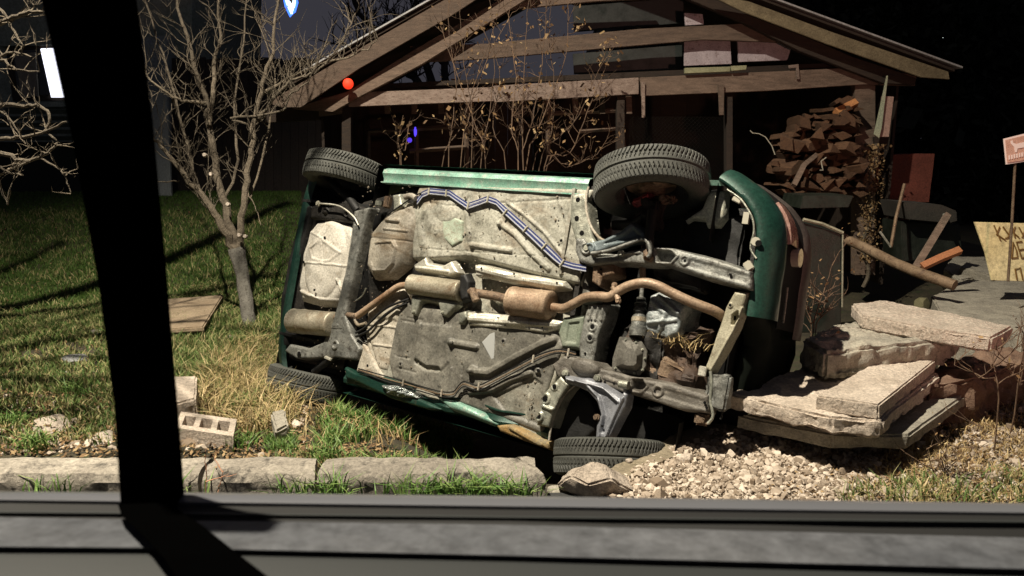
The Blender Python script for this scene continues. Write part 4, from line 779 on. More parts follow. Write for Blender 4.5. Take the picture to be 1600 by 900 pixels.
blades('lawn_tufts', scatter([(-60, 330), (440, 330), (440, 500), (-60, 520)], 16000, 1.2), .085, M_mix, .005, .9, 'coarse paler tufts standing out of the lawn')
leaves('leaf_litter', scatter([(1380, 700), (1480, 560), (1640, 540), (1660, 800), (1360, 790)], 6500), .012, M_leafd, 'yellow-brown dead leaves on the right bank')
leaves('leaf_litter', scatter([(1240, 680), (1420, 700), (1500, 800), (1180, 800)], 1300), .010, M_leafd, 'dead leaf bits strewn over the gravel')

def scw(x0, x1, y0, y1, n):
    x = rg.uniform(x0, x1, n); y = rg.uniform(y0, y1, n); return np.c_[x, y, terr(x, y) - .003]
leaves('leaf_litter', scw(-1.25, .15, 3.6, 4.2, 2600), .014, M_leafd, 'brown leaves in the dip between kerb and car')
stones('soil_clods', scw(-2.2, .15, 3.6, 4.3, 2600), .012, M_soil, 'dark crumbs of soil between kerb and car', seed=9)
blades('mixed_grass', scw(-1.25, .05, 3.62, 3.95, 1500), .08, M_mix, .003, 1.1, 'sparse mixed grass along the back of the kerb')
blades('green_weeds', np.concatenate([np.c_[rg.normal(cx, .05, 160), rg.normal(cy, .05, 160), np.full(160, float(terr(cx, cy)) - .01)] for cx, cy in ((-.95, 3.85), (-.62, 3.72), (-.50, 3.90), (-.30, 3.74), (-2.9, 4.4), (-2.55, 4.0), (-2.0, 4.25), (-2.95, 5.1), (-1.75, 4.9), (-1.5, 4.2))]), .12, M_grass, .0038, 1.1, 'scattered bright green weed tufts behind the kerb', curl=1.4)

# ------------------------------------------------------------------ woody plants
class Plant:
    def __init__(s, seed): s.b = MB(); s.t = MB(); s.r = random.Random(seed); s.tips = []
    def limb(s, pts, r0, r1, seg=7, jit=.0):
        P = smooth_pts(pts, 4); n = len(P)
        if jit: P = [p + Vector((s.r.gauss(0, jit), s.r.gauss(0, jit), s.r.gauss(0, jit))) if 0 < i < n - 1 else p for i, p in enumerate(P)]
        s.b.tube(P, [r0 + (r1 - r0) * i / (n - 1) for i in range(n)], seg); return P
    def twig(s, p, d, L, r, depth):
        n = max(3, int(L / .06)); P = [p]; dd = Vector(d).normalized()
        for i in range(n):
            dd = (dd + Vector((s.r.gauss(0, .20), s.r.gauss(0, .20), s.r.gauss(.05, .16)))).normalized(); P.append(P[-1] + dd * (L / n))
        s.t.tube(P, [r * (1 - .75 * i / n) for i in range(n + 1)], 4, cap=False); s.tips.append(P[-1])
        if depth:
            for k in range(s.r.randint(2, 4)):
                i = s.r.randint(1, n); q = (dd + Vector((s.r.uniform(-1, 1), s.r.uniform(-1, 1), s.r.uniform(-.2, .9)))).normalized(); s.twig(P[i], q, L * s.r.uniform(.35, .65), r * .62, depth - 1)
    def twigs(s, P, n, L, r, depth=1, up=.6, start=.25):
        for k in range(n):
            i = s.r.randint(int(len(P) * start), len(P) - 1); s.twig(P[i], Vector((s.r.uniform(-1, 1), s.r.uniform(-1, 1), s.r.uniform(-.3, 1) + up)), L * s.r.uniform(.4, 1.2), r, depth)
base = Gt(388, 512); dT = (base - EYE).dot(ray(388, 512)) / ray(388, 512).length_squared
tr = thing('bare_tree', 'bare young fruit tree with several upright limbs, left of the car', 'tree', base)
pl = Plant(5); bd = lambda px, py, k=0.: D(px, py, dT + k) - base
trunk = MB().tube(smooth_pts([bd(391, 520), bd(386, 480), bd(378, 430), bd(369, 388)], 5), [.082, .074, .070, .068, .066, .066, .064, .062, .062, .062, .064, .066, .068, .072, .080,   .078], 12)
o = trunk.build('trunk', mat('grey_bark', (.19, .18, .155), (.30, .285, .25), (.08, .07, .055), 14, .9, 0, 1.5, 60, .40), tr, smooth=True); rough(o, 1, .012, 12, .006, 3)
limbs = [([(369, 392), (352, 362), (335, 333), (310, 300), (285, 270), (264, 243), (244, 224), (212, 198)], .050, .012, -.3), ([(370, 390), (356, 335), (342, 288), (334, 240), (326, 190), (319, 150), (305, 108), (294, 60), (277, 12), (270, -30)], .050, .012, .1),
 ([(326, 195), (334, 150), (333, 100), (344, 55), (340, -10)], .030, .012, .2), ([(374, 388), (380, 322), (386, 270), (395, 220), (399, 180), (410, 130), (424, 80), (430, 30), (441, -10)], .042, .012, -.1),
 ([(396, 205), (415, 170), (440, 140), (470, 118), (500, 108), (535, 62), (556, 20)], .022, .006, -.4), ([(408, 150), (450, 122), (520, 96), (566, 82), (590, 60)], .020, .006, -.2), ([(312, 302), (300, 250), (272, 150), (247, 62), (225, -5)], .020, .008, .5),
 ([(322, 160), (290, 158), (272, 152), (236, 126), (215, 85), (194, 52)], .018, .007, -.5), ([(360, 372), (350, 320), (372, 250), (366, 160), (380, 70), (386, -10)], .022, .008, .5), ([(378, 330), (395, 300), (420, 200), (428, 110), (400, 30)], .016, .006, .3),
 ([(400, 195), (360, 185), (440, 175), (452, 150), (480, 128), (512, 60)], .016, .006, -.3), ([(388, 300), (402, 330), (408, 352)], .006, .003, -.3), ([(280, 282), (262, 284), (228, 288)], .010, .004, -.3)]
for pts, r0, r1, k in limbs:
    n = len(pts); pl.b = MB(); P = pl.limb([bd(px, py, k * i / (n - 1)) for i, (px, py) in enumerate(pts)], r0 * .85, r1 * .8, 8, .008); pl.b.build('limb', M_bark, tr, smooth=True)
    if r1 > .0045: pl.twigs(P, 24 if n > 6 else 14, .42, .0055, 1 if n < 8 else 2)
pl.t.build('twig', M_bark, tr)['kind'] = 'stuff'
for px, py, k in ((321, 243, -.15), (331, 273, -.1), (357, 320, -.1), (375, 368, -.1), (384, 370, -.05)):
    c = bd(px, py, k); q = MB().tube([c, c + Vector((0, -.03, .01))], [.022, .018], 8); q.build('pruned_stub', M_conc, tr)['label'] = 'pale cut stub on a limb'
# near tree at the left edge
nb = Vector((-4.3, 4.6, -.05)); nt = thing('bare_tree', 'bare tree of which only pale branches show at the left edge of the photo', 'tree', nb)
pl = Plant(9); g = lambda px, py, d=4.1: D(px, py, d) - nb
pl.b.tube(smooth_pts([Vector((0, 0, -.1)), Vector((.05, .02, .7)), Vector((.0, .0, 1.5)), Vector((.15, .05, 2.4)), Vector((.3, 0, 3.4)), Vector((.5, .1, 4.6))], 5), [.10 - .0032 * i for i in range(26)], 10)
for st, pts, r in ((1.6, [(-60, 62), (0, 36), (22, 27), (45, 19), (68, 18)], .018), (1.9, [(-30, -20), (0, 14), (13, 31), (24, 54), (36, 72)], .012), (1.2, [(-60, 60), (0, 92), (14, 101), (30, 110), (62, 112)], .010), (1.0, [(-60, 165), (0, 162), (32, 165), (58, 166), (78, 178), (73, 206), (88, 219)], .013),
                     (.8, [(-60, 220), (0, 217), (35, 213), (74, 205), (104, 190)], .013), (.7, [(-50, 240), (0, 241), (18, 243), (30, 252), (62, 246), (80, 234), (90, 224)], .015), (.6, [(-40, 250), (0, 262), (20, 272), (36, 274)], .010), (.9, [(60, 246), (92, 265), (105, 285), (110, 303)], .006), (.6, [(-30, 280), (-5, 290), (12, 320)], .010),
                     (1.3, [(-40, 110), (0, 88), (10, 84), (26, 82), (50, 90)], .010), (1.1, [(-30, 168), (5, 176), (25, 200), (40, 225)], .008)):
    P = pl.limb([Vector((.02, 0, st)) if 0 else g(*pts[0])] + [g(*p) for p in pts[1:]], r, r * .4, 7, .003); pl.b.tube([Vector((.05, .02, st)), g(*pts[0]) * .5 + Vector((0, 0, st * .5)), g(*pts[0])], [.03, r * 1.2, r], 7); pl.twigs(P, 5, .16, .0035, 1, .2, .3)
for i in range(9):
    d = Vector((pl.r.uniform(.25, 1.1), pl.r.uniform(-.5, .8), pl.r.uniform(.1, .6))); z = pl.r.uniform(2.2, 3.6); P = [Vector((.15, .03, z))]
    for k in range(9): d = (d + Vector((pl.r.gauss(0, .16), pl.r.gauss(0, .16), pl.r.gauss(0, .12)))).normalized(); P.append(P[-1] + d * .28)
    P = pl.limb(P, .026, .008, 6); pl.twigs(P, 11, .5, .006, 2, .2, .1)
for r_, P_ in ((.10, [(-4.2, 4.6, 2.4), (-3.95, 4.95, 4.1), (-3.35, 6.1, 4.4), (-2.9, 7.1, 4.8)]), (.06, [(-4.1, 4.7, 3.2), (-4.3, 5.2, 4.2), (-4.1, 6.3, 4.6)]), (.05, [(-3.9, 5.0, 4.1), (-3.2, 5.2, 4.4), (-2.6, 5.6, 4.7)])):  # unseen thick limbs, added to cast a dark band on the lawn
    P = pl.limb([Vector(q) - nb for q in P_], r_, r_ * .5, 8); pl.twigs(P, 7, .7, .012, 2, .1, .3)
for zz, P_ in ((2.6, [(-3.6, 4.4, 3.2), (-2.9, 4.4, 3.7), (-2.2, 4.5, 3.85), (-1.5, 4.6, 3.9), (-.9, 4.7, 4.0)]), (2.2, [(-3.5, 4.9, 3.1), (-2.7, 5.1, 3.6), (-2.0, 5.0, 3.9), (-1.4, 5.2, 4.1)]), (3.0, [(-3.7, 4.2, 3.5), (-3.0, 3.9, 3.9), (-2.2, 4.1, 4.2), (-1.4, 3.9, 4.3)])):
    P = pl.limb([Vector((.1, 0, zz))] + [Vector(q) - nb for q in P_], .035, .012, 7); pl.twigs(P, 9, .6, .009, 2, .1, .35)
pl.b.build('branch', M_bark, nt, smooth=True)['kind'] = 'stuff'; pl.t.build('twig', M_bark, nt)['kind'] = 'stuff'
# dry stalks in front of the shed
def shrub(name, label, stalks, depth, seed, m=M_stalk, nleaf=90, tw=6, cat='shrub'):
    rs = min(1, depth / 7)
    bp0 = D(*stalks[0][0], depth); b0 = Vector((bp0.x, bp0.y, float(terr(bp0.x, bp0.y)))); t = thing(name, label, cat, b0); p_ = Plant(seed); sites = []
    for st in stalks:
        k = p_.r.uniform(-.35, .35); pts = [D(px, py, depth + k) - b0 for px, py in st]; pts = [Vector((pts[0].x * .9, pts[0].y, 0))] + pts
        p_.b = MB(); P = p_.limb(pts, .007 * rs, .0025 * rs, 5, .005 * rs); p_.b.build('stalk', m, t); p_.twigs(P, tw, .28 * rs, .0035, 1, .3); sites += P[len(P) // 3:]
    p_.t.build('twig', m, t)['kind'] = 'stuff'; sites += p_.tips
    n = nleaf; c = np.array([list(sites[p_.r.randrange(len(sites))]) for _ in range(n)]) + rg.normal(0, .03, (n, 3)); a = rg.normal(0, 1, (n, 3)); a /= np.linalg.norm(a, axis=1)[:, None]; b_ = rg.normal(0, 1, (n, 3)); s_ = rg.uniform(.012, .030, n)[:, None] * rs ** 1.6
    v = np.stack([c - a * s_, c + b_ * s_ * .4, c + a * s_, c - b_ * s_ * .4], 1).reshape(-1, 3); i = np.arange(n)[:, None] * 4
    cards('dead_leaf', v, np.concatenate([i + [0, 1, 2], i + [0, 2, 3]], 1).reshape(-1, 3), np.repeat(rg.uniform(0, 1, n), 4), M_leafd, t, None, None, 'stuff'); return t
shrub('dry_shrub', 'tall dry stalks with curled brown leaves rising behind the upper sill', [[(815, 268), (828, 200), (840, 140), (850, 60), (856, -10)], [(822, 268), (838, 210), (860, 150), (884, 90), (888, 20), (880, -20)], [(832, 268), (860, 210), (866, 130), (858, 60), (862, 0)], [(840, 268), (872, 215), (905, 180), (930, 120), (948, 92)], [(855, 266), (890, 240), (918, 175), (940, 118), (950, 95)], [(810, 268), (800, 200), (806, 120), (795, 40), (800, -20)], [(850, 262), (885, 262), (925, 245), (945, 225)], [(818, 268), (816, 180), (820, 100), (824, 20), (830, -20)]], 7.6, 3, nleaf=420, tw=11)
shrub('dry_shrub', 'loose thin stalks in front of the left half of the shed', [[(700, 266), (706, 200), (712, 120), (700, 40), (705, -10)], [(690, 266), (720, 200), (745, 120), (770, 50), (785, -10)], [(735, 266), (738, 180), (725, 100), (718, 20)], [(750, 266), (765, 180), (772, 90), (765, 0)], [(760, 266), (740, 190), (712, 110), (688, 40)], [(720, 266), (735, 170), (762, 90), (800, 20)], [(790, 266), (770, 200), (780, 110), (742, 20)]], 7.8, 4, nleaf=260, tw=10)
shrub('dry_shrub', 'lone pale stalk lit bright behind the rear end of the sill', [[(628, 262), (625, 240), (622, 215), (630, 180)], [(626, 262), (632, 235), (640, 190)]], 7.3, 6, nleaf=40, tw=3)
shrub('dry_shrub', 'dry weed growing up behind the broken slabs', [[(1270, 520), (1278, 480), (1290, 450), (1300, 415)], [(1268, 520), (1262, 490), (1258, 470)], [(1275, 520), (1285, 490), (1292, 470)]], 5.0, 8, nleaf=50, tw=9)
shrub('small_weed', 'reddish dry weed with two thick stems in front of the kerb', [[(322, 770), (322, 745), (320, 715), (324, 700)], [(340, 770), (345, 752), (350, 735)]], 3.38, 12, mat('red_stalk', (.34, .16, .09), (.44, .24, .15), None, 20, .8), 6, 1, 'weed')
shrub('small_weed', 'yellow-leaved weed in the shadow right of the lowest slab', [[(1480, 745), (1476, 715), (1484, 690)], [(1500, 740), (1508, 700), (1540, 660)], [(1460, 742), (1452, 720), (1448, 702)]], 3.9, 13, M_stalk, 120, 6, 'weed')
shrub('dry_shrub', 'thin dry twigs over the brush right of the slab pile', [[(1560, 600), (1530, 590), (1500, 560)], [(1600, 545), (1570, 560), (1530, 590)], [(1600, 520), (1560, 545)]], 4.3, 14, M_stalk, 60, 5)
for i in range(1):
    pl = Plant(40); b0 = D(700, 230, 17) ; b0.z = 0; t = thing('bare_tree', 'dark leafless tree standing behind the shed against the night sky', 'tree', b0)
    for st in ([(680, 180), (640, 110), (600, 60), (560, 20), (540, -30)], [(690, 180), (664, 90), (650, 30), (652, -30)], [(700, 160), (690, 60), (700, 0), (720, -40)], [(650, 120), (600, 90), (560, 85)], [(690, 100), (730, 40), (760, -20)]):
        P = pl.limb([D(px, py, 17) - b0 for px, py in st], .10, .03, 6, .02); pl.twigs(P, 26, 1.1, .022, 2, .5, .1)
    pl.b.tube([Vector((0, 0, 0)), D(680, 180, 17) - b0], .16, 8); pl.b.build('trunk', M_barkd, t); pl.t.build('twig', M_barkd, t)['kind'] = 'stuff'
for i, (px, py, h_) in enumerate(((1330, 700, .12), (1220, 668, .12), (1430, 640, .12))):
    p = Gz(px, py - 12, .04); o = MB().box((0, 0, 0), (.18, .12, .13)).build('support_brick', M_concg, org=None, bevel=.008); o.location = (p.x, p.y + .14, .035); o.rotation_euler = (0, 0, i * .9); rough(o, 2, .006, 12)
    tag(o, ['support brick in the shadow below the lowest slab, middle', 'support brick under the left corner of the slab pile', 'support brick under the right end of the slab pile'][i], 'brick')

# ------------------------------------------------------------------ the shed
YS = 9.0
s0 = Fy(950, 300, YS); shed = thing('open_shed', 'open-fronted wooden shed with a wide gable roof behind the overturned car', 'shed', (s0.x, YS, 0)); so = Vector((s0.x, YS, 0))
def pk(name, quad, Y, th, m, parent=shed, org=so, sd=0, wr=0.0, label=None):
    P = [Fy(px, py, Y) - org for px, py in quad]; o = MB().prism(P, (0, th, 0)).build(name, m, parent, bevel=.004)
    if wr: rough(o, 2, wr, 6, wr * .5, sd)
    if label: o['label'] = label
    return o
# gable trusses: bargeboards, rafters, ties
pk('bargeboard', [(423, 163), (432, 152), (700, -6), (790, -60), (800, -38), (705, 25), (560, 108), (470, 168), (440, 168)], YS - .30, .03, M_wood, sd=1, label='sloping left edge board of the roof')
pk('bargeboard', [(1108, -8), (1170, 2), (1300, 50), (1482, 112), (1484, 124), (1440, 121), (1290, 68), (1160, 18)], YS - .30, .03, mat('pale_edge_board', (.13, .105, .06), (.21, .175, .105), (.07, .055, .03), 6, .85, 0, .8, 40, .35), sd=2, label='pale sloping right edge board of the roof')
pk('rafter', [(455, 170), (545, 142), (640, 82), (800, -12), (840, -12), (660, 100), (560, 152), (520, 175)], YS - .14, .10, M_wood, sd=3)
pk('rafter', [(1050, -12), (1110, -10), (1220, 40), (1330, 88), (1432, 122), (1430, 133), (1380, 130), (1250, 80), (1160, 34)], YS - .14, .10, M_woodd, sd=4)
pk('tie_beam', [(540, 145), (770, 136), (772, 158), (545, 167)], YS - .06, .08, M_woodl, sd=5, label='pale painted left plank of the tie beam')
pk('tie_beam', [(770, 134), (998, 121), (998, 147), (772, 160)], YS - .055, .08, M_woodl, sd=6, label='blotchy middle plank of the tie beam')
pk('tie_beam', [(1000, 121), (1350, 105), (1432, 118), (1430, 134), (1350, 132), (1200, 142), (1002, 150)], YS - .05, .08, M_wood, sd=7, label='brown right plank of the tie beam')
pk('collar_beam', [(640, 72), (760, 68), (1000, 45), (1180, 36), (1280, 50), (1270, 68), (1100, 62), (940, 76), (760, 92), (642, 98)], YS - .02, .06, M_wood, sd=8)
pk('upper_tie', [(770, -6), (1010, -14), (1012, -2), (930, 2), (765, 18)], YS - .02, .06, M_wood, sd=9)
pk('wall_plate', [(570, 132), (1000, 112), (1350, 96), (1400, 110), (1390, 118), (1000, 122), (575, 138)], YS + .12, .12, M_woodd, sd=10)
for i, (x0, x1, y0, y1) in enumerate(((498, 534, 152, 182), (414, 500, 166, 192))): pk('plate_end', [(x0, y0), (x1, y0 - 2), (x1, y1 - 5), (x0, y1)], YS - .04 + .06 * i, .10, M_wood if i == 0 else M_woodd, sd=20 + i)
for x0, y0, y1, w_, m in ((541, 168, 470, 14, M_woodd), (970, 150, 460, 12, M_woodd), (1352, 132, 430, 32, M_wood), (1140, 150, 440, 10, M_woodd)): pk('post', [(x0 - w_ / 2, y0), (x0 + w_ / 2, y0), (x0 + w_ / 2, y1), (x0 - w_ / 2, y1)], YS, .12, m, sd=x0)
pk('hanging_strip', [(1002, 128), (1008, 128), (1008, 184), (1003, 184)], YS - .09, .02, M_woodl); pk('hanging_strip', [(1122, 132), (1132, 132), (1131, 180), (1124, 180)], YS - .09, .02, M_wood)
pk('beam_block', [(1070, 106), (1141, 104), (1141, 112), (1070, 115)], YS - .10, .05, M_yel if 0 else mat('mossy_plank', (.26, .26, .15), (.36, .36, .22), None, 9, .9, 0, .5, 40)); pk('beam_block', [(1142, 103), (1167, 102), (1166, 109), (1143, 111)], YS - .11, .05, MATS['mossy_plank'])
pk('nail_block', [(1232, 102), (1248, 100), (1250, 124), (1245, 124), (1244, 106), (1233, 107)], YS - .08, .02, M_woodl)
# roof: boards and covering, back gable, walls
def rp(px, py, Y): return Fy(px, py, Y) - so
rl0, rl1 = Fy(426, 150, YS - .3), Fy(885, -112, YS - .3); rr1 = Fy(1490, 112, YS - .3); rl1.z = max(rl1.z, rr1.z + 1.2)
dpt = 3.6; nb_ = 12
for a, b_, side in ((rl0, rl1, -1), (rr1, rl1, 1)):
    for k in range(nb_):
        y0 = YS - .32 + dpt * k / nb_; y1 = YS - .32 + dpt * (k + 1) / nb_ - .01
        q = [Vector((a.x, y0, a.z)) - so, Vector((b_.x, y0, b_.z)) - so, Vector((b_.x, y1, b_.z)) - so, Vector((a.x, y1, a.z)) - so]
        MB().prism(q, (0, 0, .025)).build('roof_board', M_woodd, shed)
    q = [Vector((a.x + side * .06, YS - .36, a.z + .03)) - so, Vector((b_.x, YS - .36, b_.z + .034)) - so, Vector((b_.x, YS + dpt, b_.z + .034)) - so, Vector((a.x + side * .06, YS + dpt, a.z + .03)) - so]
    MB().prism(q, (0, 0, .018)).build('roof_sheet', mat('pale_roof_sheet', (.42, .42, .42), (.50, .50, .50), None, 4, .6, .1), shed)
xl, xr = Fy(500, 200, YS).x, Fy(1400, 200, YS).x; n = 34
for k in range(n):
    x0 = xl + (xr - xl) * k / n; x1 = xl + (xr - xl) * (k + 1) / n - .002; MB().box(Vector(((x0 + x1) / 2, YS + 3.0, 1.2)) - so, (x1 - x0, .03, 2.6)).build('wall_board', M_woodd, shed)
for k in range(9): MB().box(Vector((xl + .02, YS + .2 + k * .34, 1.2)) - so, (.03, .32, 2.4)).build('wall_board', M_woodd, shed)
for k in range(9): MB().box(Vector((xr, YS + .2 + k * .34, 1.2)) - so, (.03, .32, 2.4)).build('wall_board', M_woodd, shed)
for x0, y0, x1, y1 in ((575, 205, 730, 197), (575, 205, 577, 300), (728, 197, 730, 300), (650, 202, 652, 300), (640, 236, 728, 230), (850, 178, 970, 172), (966, 172, 978, 250), (856, 180, 857, 250), (905, 205, 966, 200)):
    d = Vector((0, 0, 0)); a, b_ = rp(x0, y0, YS + .7), rp(x1, y1, YS + .7); MB().tube([a, b_], .028, 4).build('inner_frame', M_wood, shed)
for x0 in range(600, 980, 42): pk('loft_strut', [(x0, 150), (x0 + 9, 150), (x0 + 10, 178), (x0 + 1, 178)], YS + .5, .03, M_wood, sd=x0)
# wire mesh in the front, right of the middle post
b = MB(); A, B_ = Fy(984, 182, YS + .1), Fy(1140, 300, YS + .1); w_, h_ = B_.x - A.x, A.z - B_.z; nn = 26
for k in range(-nn, nn * 2):
    for sgn in (1, -1):
        x0 = A.x + k * w_ / nn; t0 = max(0, (A.x - x0) / h_ * sgn if sgn > 0 else (x0 - B_.x) / h_); t1 = 1.
        p, q = Vector((x0, YS + .1, A.z)), Vector((x0 + sgn * h_, YS + .1, B_.z))
        def clipx(p, q):
            tt0, tt1 = 0., 1.; dx = q.x - p.x
            for lim, s_ in ((A.x, 1), (B_.x, -1)):
                f0, f1 = (p.x - lim) * s_, (q.x - lim) * s_
                if f0 < 0 and f1 < 0: return None
                if f0 < 0: tt0 = max(tt0, f0 / (f0 - f1))
                if f1 < 0: tt1 = min(tt1, f0 / (f0 - f1))
            return (p.lerp(q, tt0), p.lerp(q, tt1)) if tt1 > tt0 else None
        r_ = clipx(p, q)
        if r_: b.tube([r_[0] - so, r_[1] - so], .0016, 3, cap=False)
b.build('wire_mesh', M_black if 0 else mat('mesh_wire', (.02, .02, .018), rough=.6, metal=.5), shed)['kind'] = 'stuff'
# things stored in and around the shed
def board(name, quad, Y, th, m, label, cat, wr=.0, group=None):
    P = [Fy(px, py, Y) for px, py in quad]; c = sum(P, Vector()) / len(P); o = MB().prism(P, (0, th, 0)).build(name, m, org=c, bevel=.003)
    if wr: rough(o, 2, wr, 6)
    return tag(o, label, cat, group)
M_pb = mat('pinkish_board', (.42, .36, .39), (.54, .47, .50), (.20, .14, .13), 7, .7, 0, .2, 30, .38)
board('stored_board', [(1069, 20), (1098, 22), (1100, 38), (1071, 40)], YS + .1, .03, M_pb, 'small white scrap showing above the collar beam in the gable', 'board')
board('stored_board', [(1069, 62), (1141, 58), (1143, 100), (1069, 103)], YS + .1, .03, M_pb, 'white rectangular board under the collar beam, left of the pair', 'board')
board('stored_board', [(1152, 60), (1200, 58), (1236, 76), (1230, 94), (1154, 97)], YS + .12, .03, M_pb, 'stained white board under the right rafter, cut at a slant', 'board')
board('dark_sheet', [(895, 10), (1068, -4), (1068, 36), (897, 50)], YS + .35, .03, mat('dark_sheet', (.02, .028, .026), (.035, .04, .038), None, 6, .5), 'dark sheet hanging in the upper gable of the shed', 'sheet')
board('dark_sheet', [(895, 84), (1066, 70), (1066, 108), (897, 116)], YS + .35, .03, MATS['dark_sheet'], 'dark sheet hanging between collar beam and tie beam', 'sheet')
board('hanging_board', [(1379, 150), (1397, 151), (1389, 214), (1370, 214)], YS - .2, .03, mat('pale_pink_board', (.50, .32, .26), (.56, .38, .31), None, 5, .8), 'pale pinkish plank hanging at the right shed post', 'board')
board('hanging_strip', [(1386, 118), (1388, 118), (1378, 200), (1374, 216), (1366, 210), (1376, 165)], YS - .24, .02, mat('greenish_strip', (.36, .38, .26), (.42, .44, .32), None, 5, .8), 'thin greenish strip dangling beside the pale plank', 'strip')
board('red_cabinet', [(1368, 242), (1461, 240), (1452, 316), (1372, 318)], YS + .3, .5, M_redbox, 'red-brown wooden cabinet right of the shed post', 'cabinet', .01)
board('wooden_board', [(1366, 214), (1390, 210), (1386, 232), (1368, 236)], YS - .1, .05, M_woodd, 'dark stub of wood under the hanging pale plank', 'board')
# lean-to items: dark box, lid, pipe, bars, orange board
def dq(name, pts, d, th, m, label, cat):
    P = [D(px, py, k) for (px, py), k in zip(pts, d if isinstance(d, (list, tuple)) else [d] * len(pts))]; c = sum(P, Vector()) / len(P); o = MB().prism(P, th).build(name, m, org=c, bevel=.004); return tag(o, label, cat)
M_box = mat('green_black_metal', (.005, .008, .005), (.011, .015, .010), (.022, .019, .013), 5, .5, .1, .4, 30, .3)
bx = thing('metal_trough', 'dark green metal trough with worn pale rim behind the car front', 'trough', D(1290, 480, 6.4)); bo = bx.location.copy()
P = [D(px, py, 6.4) - bo for px, py in ((1255, 348), (1316, 366), (1314, 520), (1250, 520))]; MB().prism(P, (.1, .6, .0)).build('side_panel', M_box, bx, bevel=.006)
MB().tube([D(1255, 343, 6.38) - bo, D(1285, 350, 6.38) - bo, D(1317, 364, 6.38) - bo], .016, 6).build('rim', mat('worn_rim', (.22, .21, .15), (.32, .30, .22), (.08, .08, .05), 20, .6, .2, .5, 50, .4), bx)
MB().tube([D(1317, 364, 6.38) - bo, D(1316, 480, 6.38) - bo], .008, 6).build('edge_bar', MATS['worn_rim'], bx)
dq('metal_sheet', [(1255, 306), (1334, 306), (1326, 324), (1250, 326)], 6.9, (0, .5, .0), M_box, 'dark metal sheet lying level behind the bumper, above the trough', 'sheet')
def bar(name, pts, d, r, m, label, cat, seg=10, bev=0):
    P = [D(px, py, k) for (px, py), k in zip(pts, d)]; c = sum(P, Vector()) / len(P); o = MB().tube([p - c for p in P], r, seg).build(name, m, smooth=seg > 5); o.location = c; return tag(o, label, cat)
bar('rusty_pipe', [(1318, 372), (1345, 384), (1400, 412), (1440, 428), (1492, 446)], [7.2, 7.0, 6.6, 6.3, 6.1], .043, M_pipe, 'thick rusty pipe lying slanted from the shed post to the stone block', 'pipe')
bar('wooden_bar', [(1424, 428), (1450, 386), (1480, 336)], [6.5, 6.6, 6.8], .035, M_wood, 'weathered bar leaning up to the right over the rusty pipe', 'bar', 4)
bar('orange_board', [(1440, 417), (1470, 403), (1500, 391)], [6.5, 6.5, 6.5], .038, M_orange, 'orange piece of board lying on the rusty pipe', 'board', 4)
bar('thin_rod', [(1392, 386), (1400, 340), (1413, 288)], [7.0, 7.2, 7.4], .014, M_pipe, 'thin rod standing up in front of the red-brown cabinet', 'rod', 6)
bar('thin_rod', [(1375, 362), (1392, 386)], [7.0, 7.0], .010, M_galv, 'short rod meeting the foot of the upright rod', 'rod', 6)
bar('plank', [(1240, 290), (1256, 258), (1275, 243)], [8.3, 8.4, 8.6], .035, M_wood, 'grey plank leaning on the front of the woodpile', 'plank', 4)
bar('pale_squiggle', [(1172, 204), (1176, 208), (1186, 209), (1196, 214), (1206, 228), (1211, 242)], [8.5] * 6, .005, M_clip, 'pale bent squiggle of a reflection between mesh and woodpile', 'wire', 5)  # reflected squiggle built as a thin pale tube
bar('pale_squiggle', [(1291, 246), (1283, 252), (1285, 262), (1286, 266), (1281, 266)], [8.4] * 5, .006, M_clip, 'short pale curl of wire on the woodpile', 'wire', 5)
cf = thing('cart_frame', 'dark frame of an old cart with a leaning cover right of the shed', 'cart', D(1440, 400, 7.3)); fo = cf.location.copy()
P = [D(px, py, 7.3) - fo for px, py in ((1412, 316), (1472, 320), (1496, 330), (1497, 346), (1484, 350), (1420, 344))]; MB().prism(P, (0, .5, 0)).build('cover', mat('cart_cover', (.022, .019, .015), (.035, .03, .023), None, 5, .8, 0, .5, 30), cf, bevel=.01)
P = [D(px, py, 7.45) - fo for px, py in ((1408, 346), (1500, 350), (1505, 400), (1410, 410))]; MB().prism(P, (0, .4, 0)).build('side', M_box, cf, bevel=.01)
MB().tube([D(1476, 336, 7.28) - fo, D(1476, 336, 7.2) - fo], .018, 10).build('knob', M_galv, cf)
# woodpile: every log its own thing
polyW = [(1212, 300), (1208, 262), (1222, 210), (1262, 172), (1300, 160), (1335, 155), (1338, 305)]
mv = bpy.data.meshes; logs = []
for k in range(7):
    bm = bmesh.new(); r_ = random.Random(k); n = r_.choice((3, 4, 5)); L = .42
    ring = [(math.cos(a) * r_.uniform(.8, 1.1), math.sin(a) * r_.uniform(.7, 1.0)) for a in [2 * math.pi * (i + r_.uniform(-.2, .2)) / n for i in range(n)]]
    a = [bm.verts.new((x, -L / 2, z)) for x, z in ring]; c = [bm.verts.new((x * .95, L / 2, z * .95)) for x, z in ring]; bm.faces.new(a); bm.faces.new(c[::-1])
    for i in range(n): bm.faces.new((a[i], c[i], c[(i + 1) % n], a[(i + 1) % n]))
    bmesh.ops.recalc_face_normals(bm, faces=bm.faces); bmesh.ops.bevel(bm, geom=bm.edges[:], offset=.06, segments=1, affect='EDGES')
    me = mv.new('split_log'); bm.to_mesh(me); bm.free(); me.materials.append(M_log); logs.append(me)
r_ = random.Random(3); cnt = 0; y = 300
